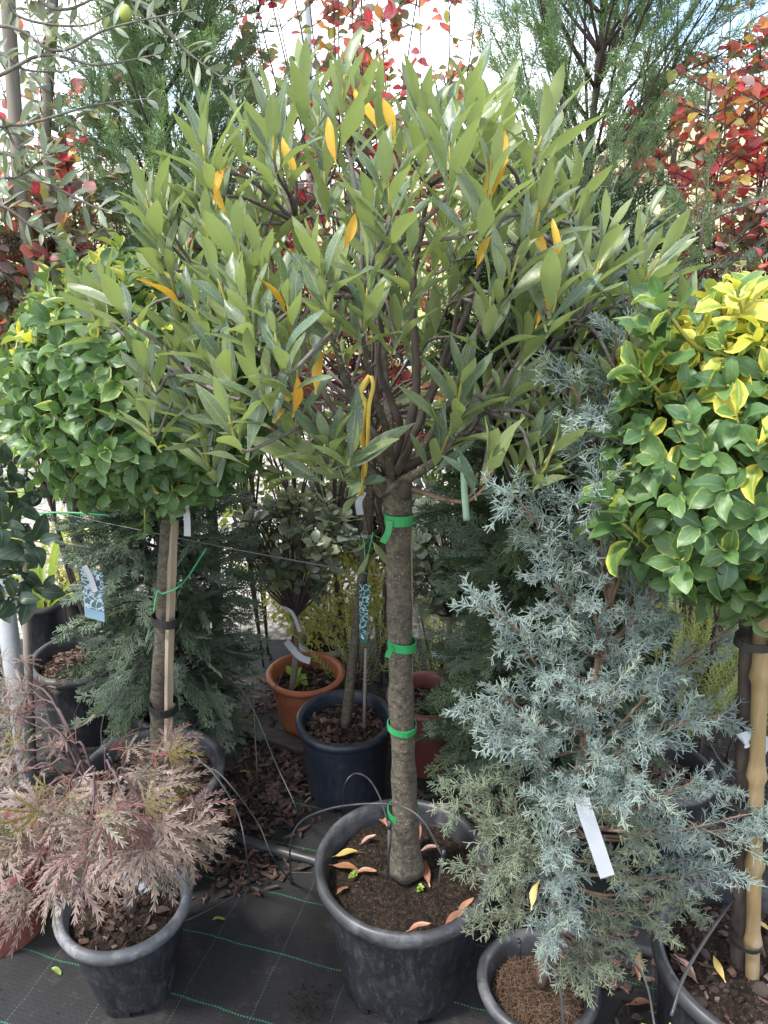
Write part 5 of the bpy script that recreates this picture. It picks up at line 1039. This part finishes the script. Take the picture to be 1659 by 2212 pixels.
fallen('upright narrow tan leaf right of the main trunk', G(921, 1885, zp + .01), 1.75, 0, 'fall_tan', .8, .2); fallen('pale pink-brown fallen leaf on the right in the main pot', G(928, 1835, zp), .1, 1, 'fall_pink', .6); fallen('brown curled leaf at the front right rim of the main pot', G(985, 1985, zp + .01), .5, 1, 'fall_tan', .8); fallen('second curled leaf beside the front right rim of the main pot', G(1005, 1962, zp + .01), .8, 1, 'fall_tan', .7)
fallen('small tan leaf at the front of the main pot soil', G(905, 2005, zp + .01), .2, 1, 'fall_tan', .65); fallen('small tan leaf at the left front of the main pot', G(745, 1915, zp), .8, 2, 'fall_tan', .6); fallen('dull brown leaf near the middle left of the main pot', G(795, 1815, zp), .5, 1, 'fall_pink', .55)
fallen('small green leaf lying on the open fabric', G(480, 1982, .012), .2, 2, 'fall_green', .62); fallen('yellow-green leaf lying on the fabric at bottom left', G(128, 2098, .012), -.4, 2, 'fall_green', .62); fallen('red fallen leaf on the fabric beside the maple pot', G(455, 1862, .014), 1.2, 2, 'fall_red', .85); fallen('large brown leaf standing against the pipe', G(505, 1745, .03), 1.7, 0, 'fall_tan', .9, 1.0)
fallen('pale yellow leaf upright in the right pot by the stones', G(1553, 2092, .31), 1.8, 0, 'fall_yellow', .55, .4); fallen('pinkish leaf lying left in the right pot', G(1482, 2085, .30), -1.1, 0, 'fall_pink', .7); fallen('yellow leaf behind the bamboo cane in the right pot', G(1652, 1995, .31), -.3, 2, 'fall_yellow', 1.1)
fallen('glossy brown leaf on the fabric between cypress and right pot', G(1385, 2165, .02), .1, 0, 'fall_tan', .85); fallen('brown leaf standing behind that gap at the right pot', G(1585 - 205, 2085, .03), 1.4, 0, 'fall_tan', .8, .5); fallen('pale curled leaf at the front of the blue-black pot soil', G(752, 1598, .222), .1, 2, 'fall_yellow', .8); fallen('orange leaf between trunk and cane in the blue-black pot', G(770, 1520, .222), 1.0, 0, 'fall_yellow', .6)
fallen('yellow leaf fallen beside the conifer pot on the litter', G(535, 1665, .02), .1, 2, 'fall_yellow', .7)
fallen('orange leaf caught in the lower blue cypress foliage', P(1155, 1922, .93), 1.2, 0, 'fall_yellow', .55, .9)
def seedling(label, p, n, sc, mat='lf_bright'):
    t = thing('seedling', label, 'seedling', tuple(p)); lv = Leaves(t, LEAF_RND, [M[mat]] * 3, 12); mb = MB()
    for i in range(n): q = np.array(p) + rng.normal(0, .012 * sc, 3) * [1, 1, 0] + [0, 0, .05 * sc * rng.uniform(.5, 1)]; tube(mb, [p, q], [.0012, .0008], 4); whorl(lv, q, (rng.normal(0, .3), -.2, 1), 5, .7, 1.4, .02 * sc, lambda n: rng.integers(0, 3, n), (.5 * sc, .75 * sc))
    build(mb, 'stem', M['twig_green'], t)
seedling('leafy green seedling at the front of the terracotta pot', G(645, 1478, .165), 3, 1.0); seedling('smaller seedling at the back of the terracotta pot', G(690, 1440, .165), 2, .7); seedling('tiny clover in the main pot right of the trunk', G(912, 1925, .288), 2, .25); seedling('pale green moss tuft at the left of the main pot', G(762, 1893, .288), 5, .22)
t_w = thing('low_plant', 'green grassy plant in the maroon pot', 'plant', (-.925, 1.385, .19)); mb = MB()
for i in range(140): a = rng.random() * 6.28; q = .11 * math.sqrt(rng.random()); b = np.array([-.925 + q * math.cos(a), 1.385 + q * math.sin(a), .19]); e = b + [rng.normal(0, .03), rng.normal(0, .03), rng.uniform(.03, .09)]; prisms(mb, [b], [e], .0016, .0005, 0, rng.random(), 0, 1)
build(mb, 'blades', M['lf_bright'], t_w, 'stuff')

# ------------------------------------------------------------------ far trees on the hill
FT = [leaf_tpl(.55, .40, .5, .8, .2, .1, 0, 2, .05, 0, 1)]
M['far_leaf'] = leaf_mat('far_tree_leaf', [(.10, .13, .08), (.14, .17, .10), (.17, .19, .13)], trans=.2, rough=.7, noise_amt=.1)
for i, (px, py, Y, r, lab) in enumerate(((1472, 195, 75, 2.6, 'grey-green round tree on the far hillside, tallest in the gap'), (1420, 265, 70, 1.9, 'low far tree left of the tall hillside tree'), (1530, 215, 80, 2.4, 'far tree right of the tall hillside tree'), (1380, 285, 85, 2.2, 'faint far tree seen through the right juniper'), (1640, 190, 90, 3.0, 'far tree at the right edge behind the red bush'), (1010, 290, 70, 1.8, 'far tree glimpsed over the central crown'), (590, 300, 75, 2.2, 'far tree left of the central pole'))):
    p = P(px, py, Y); z0 = hill_h(p.x, Y); t = thing('far_tree', lab, 'tree', (p.x, Y, z0), 'trees on the far hillside'); h = p.z + r * .3 - z0; mb = MB(); tube(mb, [(p.x, Y, z0 - .3), (p.x + .1, Y, z0 + h * .5), (p.x, Y, p.z)], [.28, .2, .1], 7); build(mb, 'trunk', M['bark_dark'], t); v = unit(rng.normal(0, 1, (420, 3))); lump = np.array([1 + .4 * noise.noise(Vector(q) * 2 + Vector((i * 3, 0, 0))) for q in v])
    pp = np.array(p) + v * [r, r, r * .85] * (lump * rng.uniform(.5, 1, 420))[:, None]; mb = MB(); mb.inst(FT[0], frames(pp, unit(v + rng.normal(0, .6, (420, 3))), rng.normal(0, .6, (420, 3)) + v * .5 + [0, 0, .5], rng.uniform(.6, 1.2, 420)), rng.random(420)); build(mb, 'crown', M['far_leaf'], t, 'stuff')

# ------------------------------------------------------------------ share the leaves out: those that show largest are leaves of their own
def hand_out():
    quads, owner, samples = [], [], []; base = 0; V = []; polys = []
    for pi, lv in enumerate(PLANTS):
        if not lv.M: continue
        lv.A = np.concatenate(lv.M); lv.K = np.concatenate(lv.k); lv.Tn = np.concatenate(lv.t); Ls = np.array([t['L'] for t in lv.tpls])[lv.K]; Ws = np.array([t['W'] for t in lv.tpls])[lv.K]
        loc = np.stack([np.stack([-Ws * .35, Ls * .12, 0 * Ls], 1), np.stack([Ws * .35, Ls * .12, 0 * Ls], 1), np.stack([Ws * .35, Ls * .9, 0 * Ls], 1), np.stack([-Ws * .35, Ls * .9, 0 * Ls], 1)], 1)
        W = np.einsum('kij,knj->kni', lv.A[:, :3, :3], loc) + lv.A[:, None, :3, 3]; lv.base = base; V.append(W.reshape(-1, 3)); polys.append((np.arange(len(W) * 4) + base * 4).reshape(-1, 4)); base += len(W); lv.W4 = W; lv.area = Ls * Ws
    V = np.concatenate(V); tree = BVHTree.FromPolygons(V.tolist(), np.concatenate(polys).tolist()); cam_p = Vector((0, 0, CAM_H))
    for lv in PLANTS:
        if not lv.M: continue
        k = len(lv.A); pick = np.zeros(k, bool); 
        if lv.maxobj:
            score = np.zeros(k); c = lv.W4.mean(1); vd = c - np.array(cam_p); dist = np.linalg.norm(vd, axis=1); dep = vd[:, 1] * cp - vd[:, 2] * sp; sx = FPX * vd[:, 0] / dep + 829.5; sy = 1106 - FPX * (vd[:, 1] * sp + vd[:, 2] * cp) / dep
            fac = np.abs((unit(vd) * lv.A[:, :3, 2]).sum(1)) / np.linalg.norm(lv.A[:, :3, 2], axis=1); ok = (dep > .1) & (sx > 5) & (sx < 1654) & (sy > 5) & (sy < 2207)
            for i in np.nonzero(ok)[0]:
                n = 0
                for q in (c[i], lv.W4[i][0] * .3 + lv.W4[i][2] * .7, lv.W4[i][1] * .7 + lv.W4[i][3] * .3):
                    h = tree.ray_cast(cam_p, (Vector(q) - cam_p).normalized())
                    if h[2] is not None and h[2] == lv.base + i: n += 1
                score[i] = n * lv.area[i] * (.15 + fac[i]) / dist[i] ** 2 * np.linalg.norm(lv.A[i][:3, 1]) ** 2
            o = np.argsort(-score)[:lv.maxobj]; o = o[score[o] > 0]; pick[o] = True
        cache = {}
        for i in np.nonzero(pick)[0]:
            kd = int(lv.K[i])
            if kd not in cache: cache[kd] = mesh_of(lv.tpls[kd], 'leaf', lv.mats[kd])
            ob = bpy.data.objects.new('leaf', cache[kd]); C.objects.link(ob); ob.parent = lv.root; ob.matrix_parent_inverse = Matrix.Translation(-lv.root.location); ob.matrix_basis = Matrix(lv.A[i].tolist())
        rest = ~pick
        if rest.any():
            mb = MB(); um = []; 
            for m in lv.mats:
                if m not in um: um.append(m)
            for q in range(len(lv.tpls)):
                s = rest & (lv.K == q); mb.inst(lv.tpls[q], lv.A[s], lv.Tn[s], um.index(lv.mats[q]))
            build(mb, 'foliage', um, lv.root, 'stuff')
hand_out()
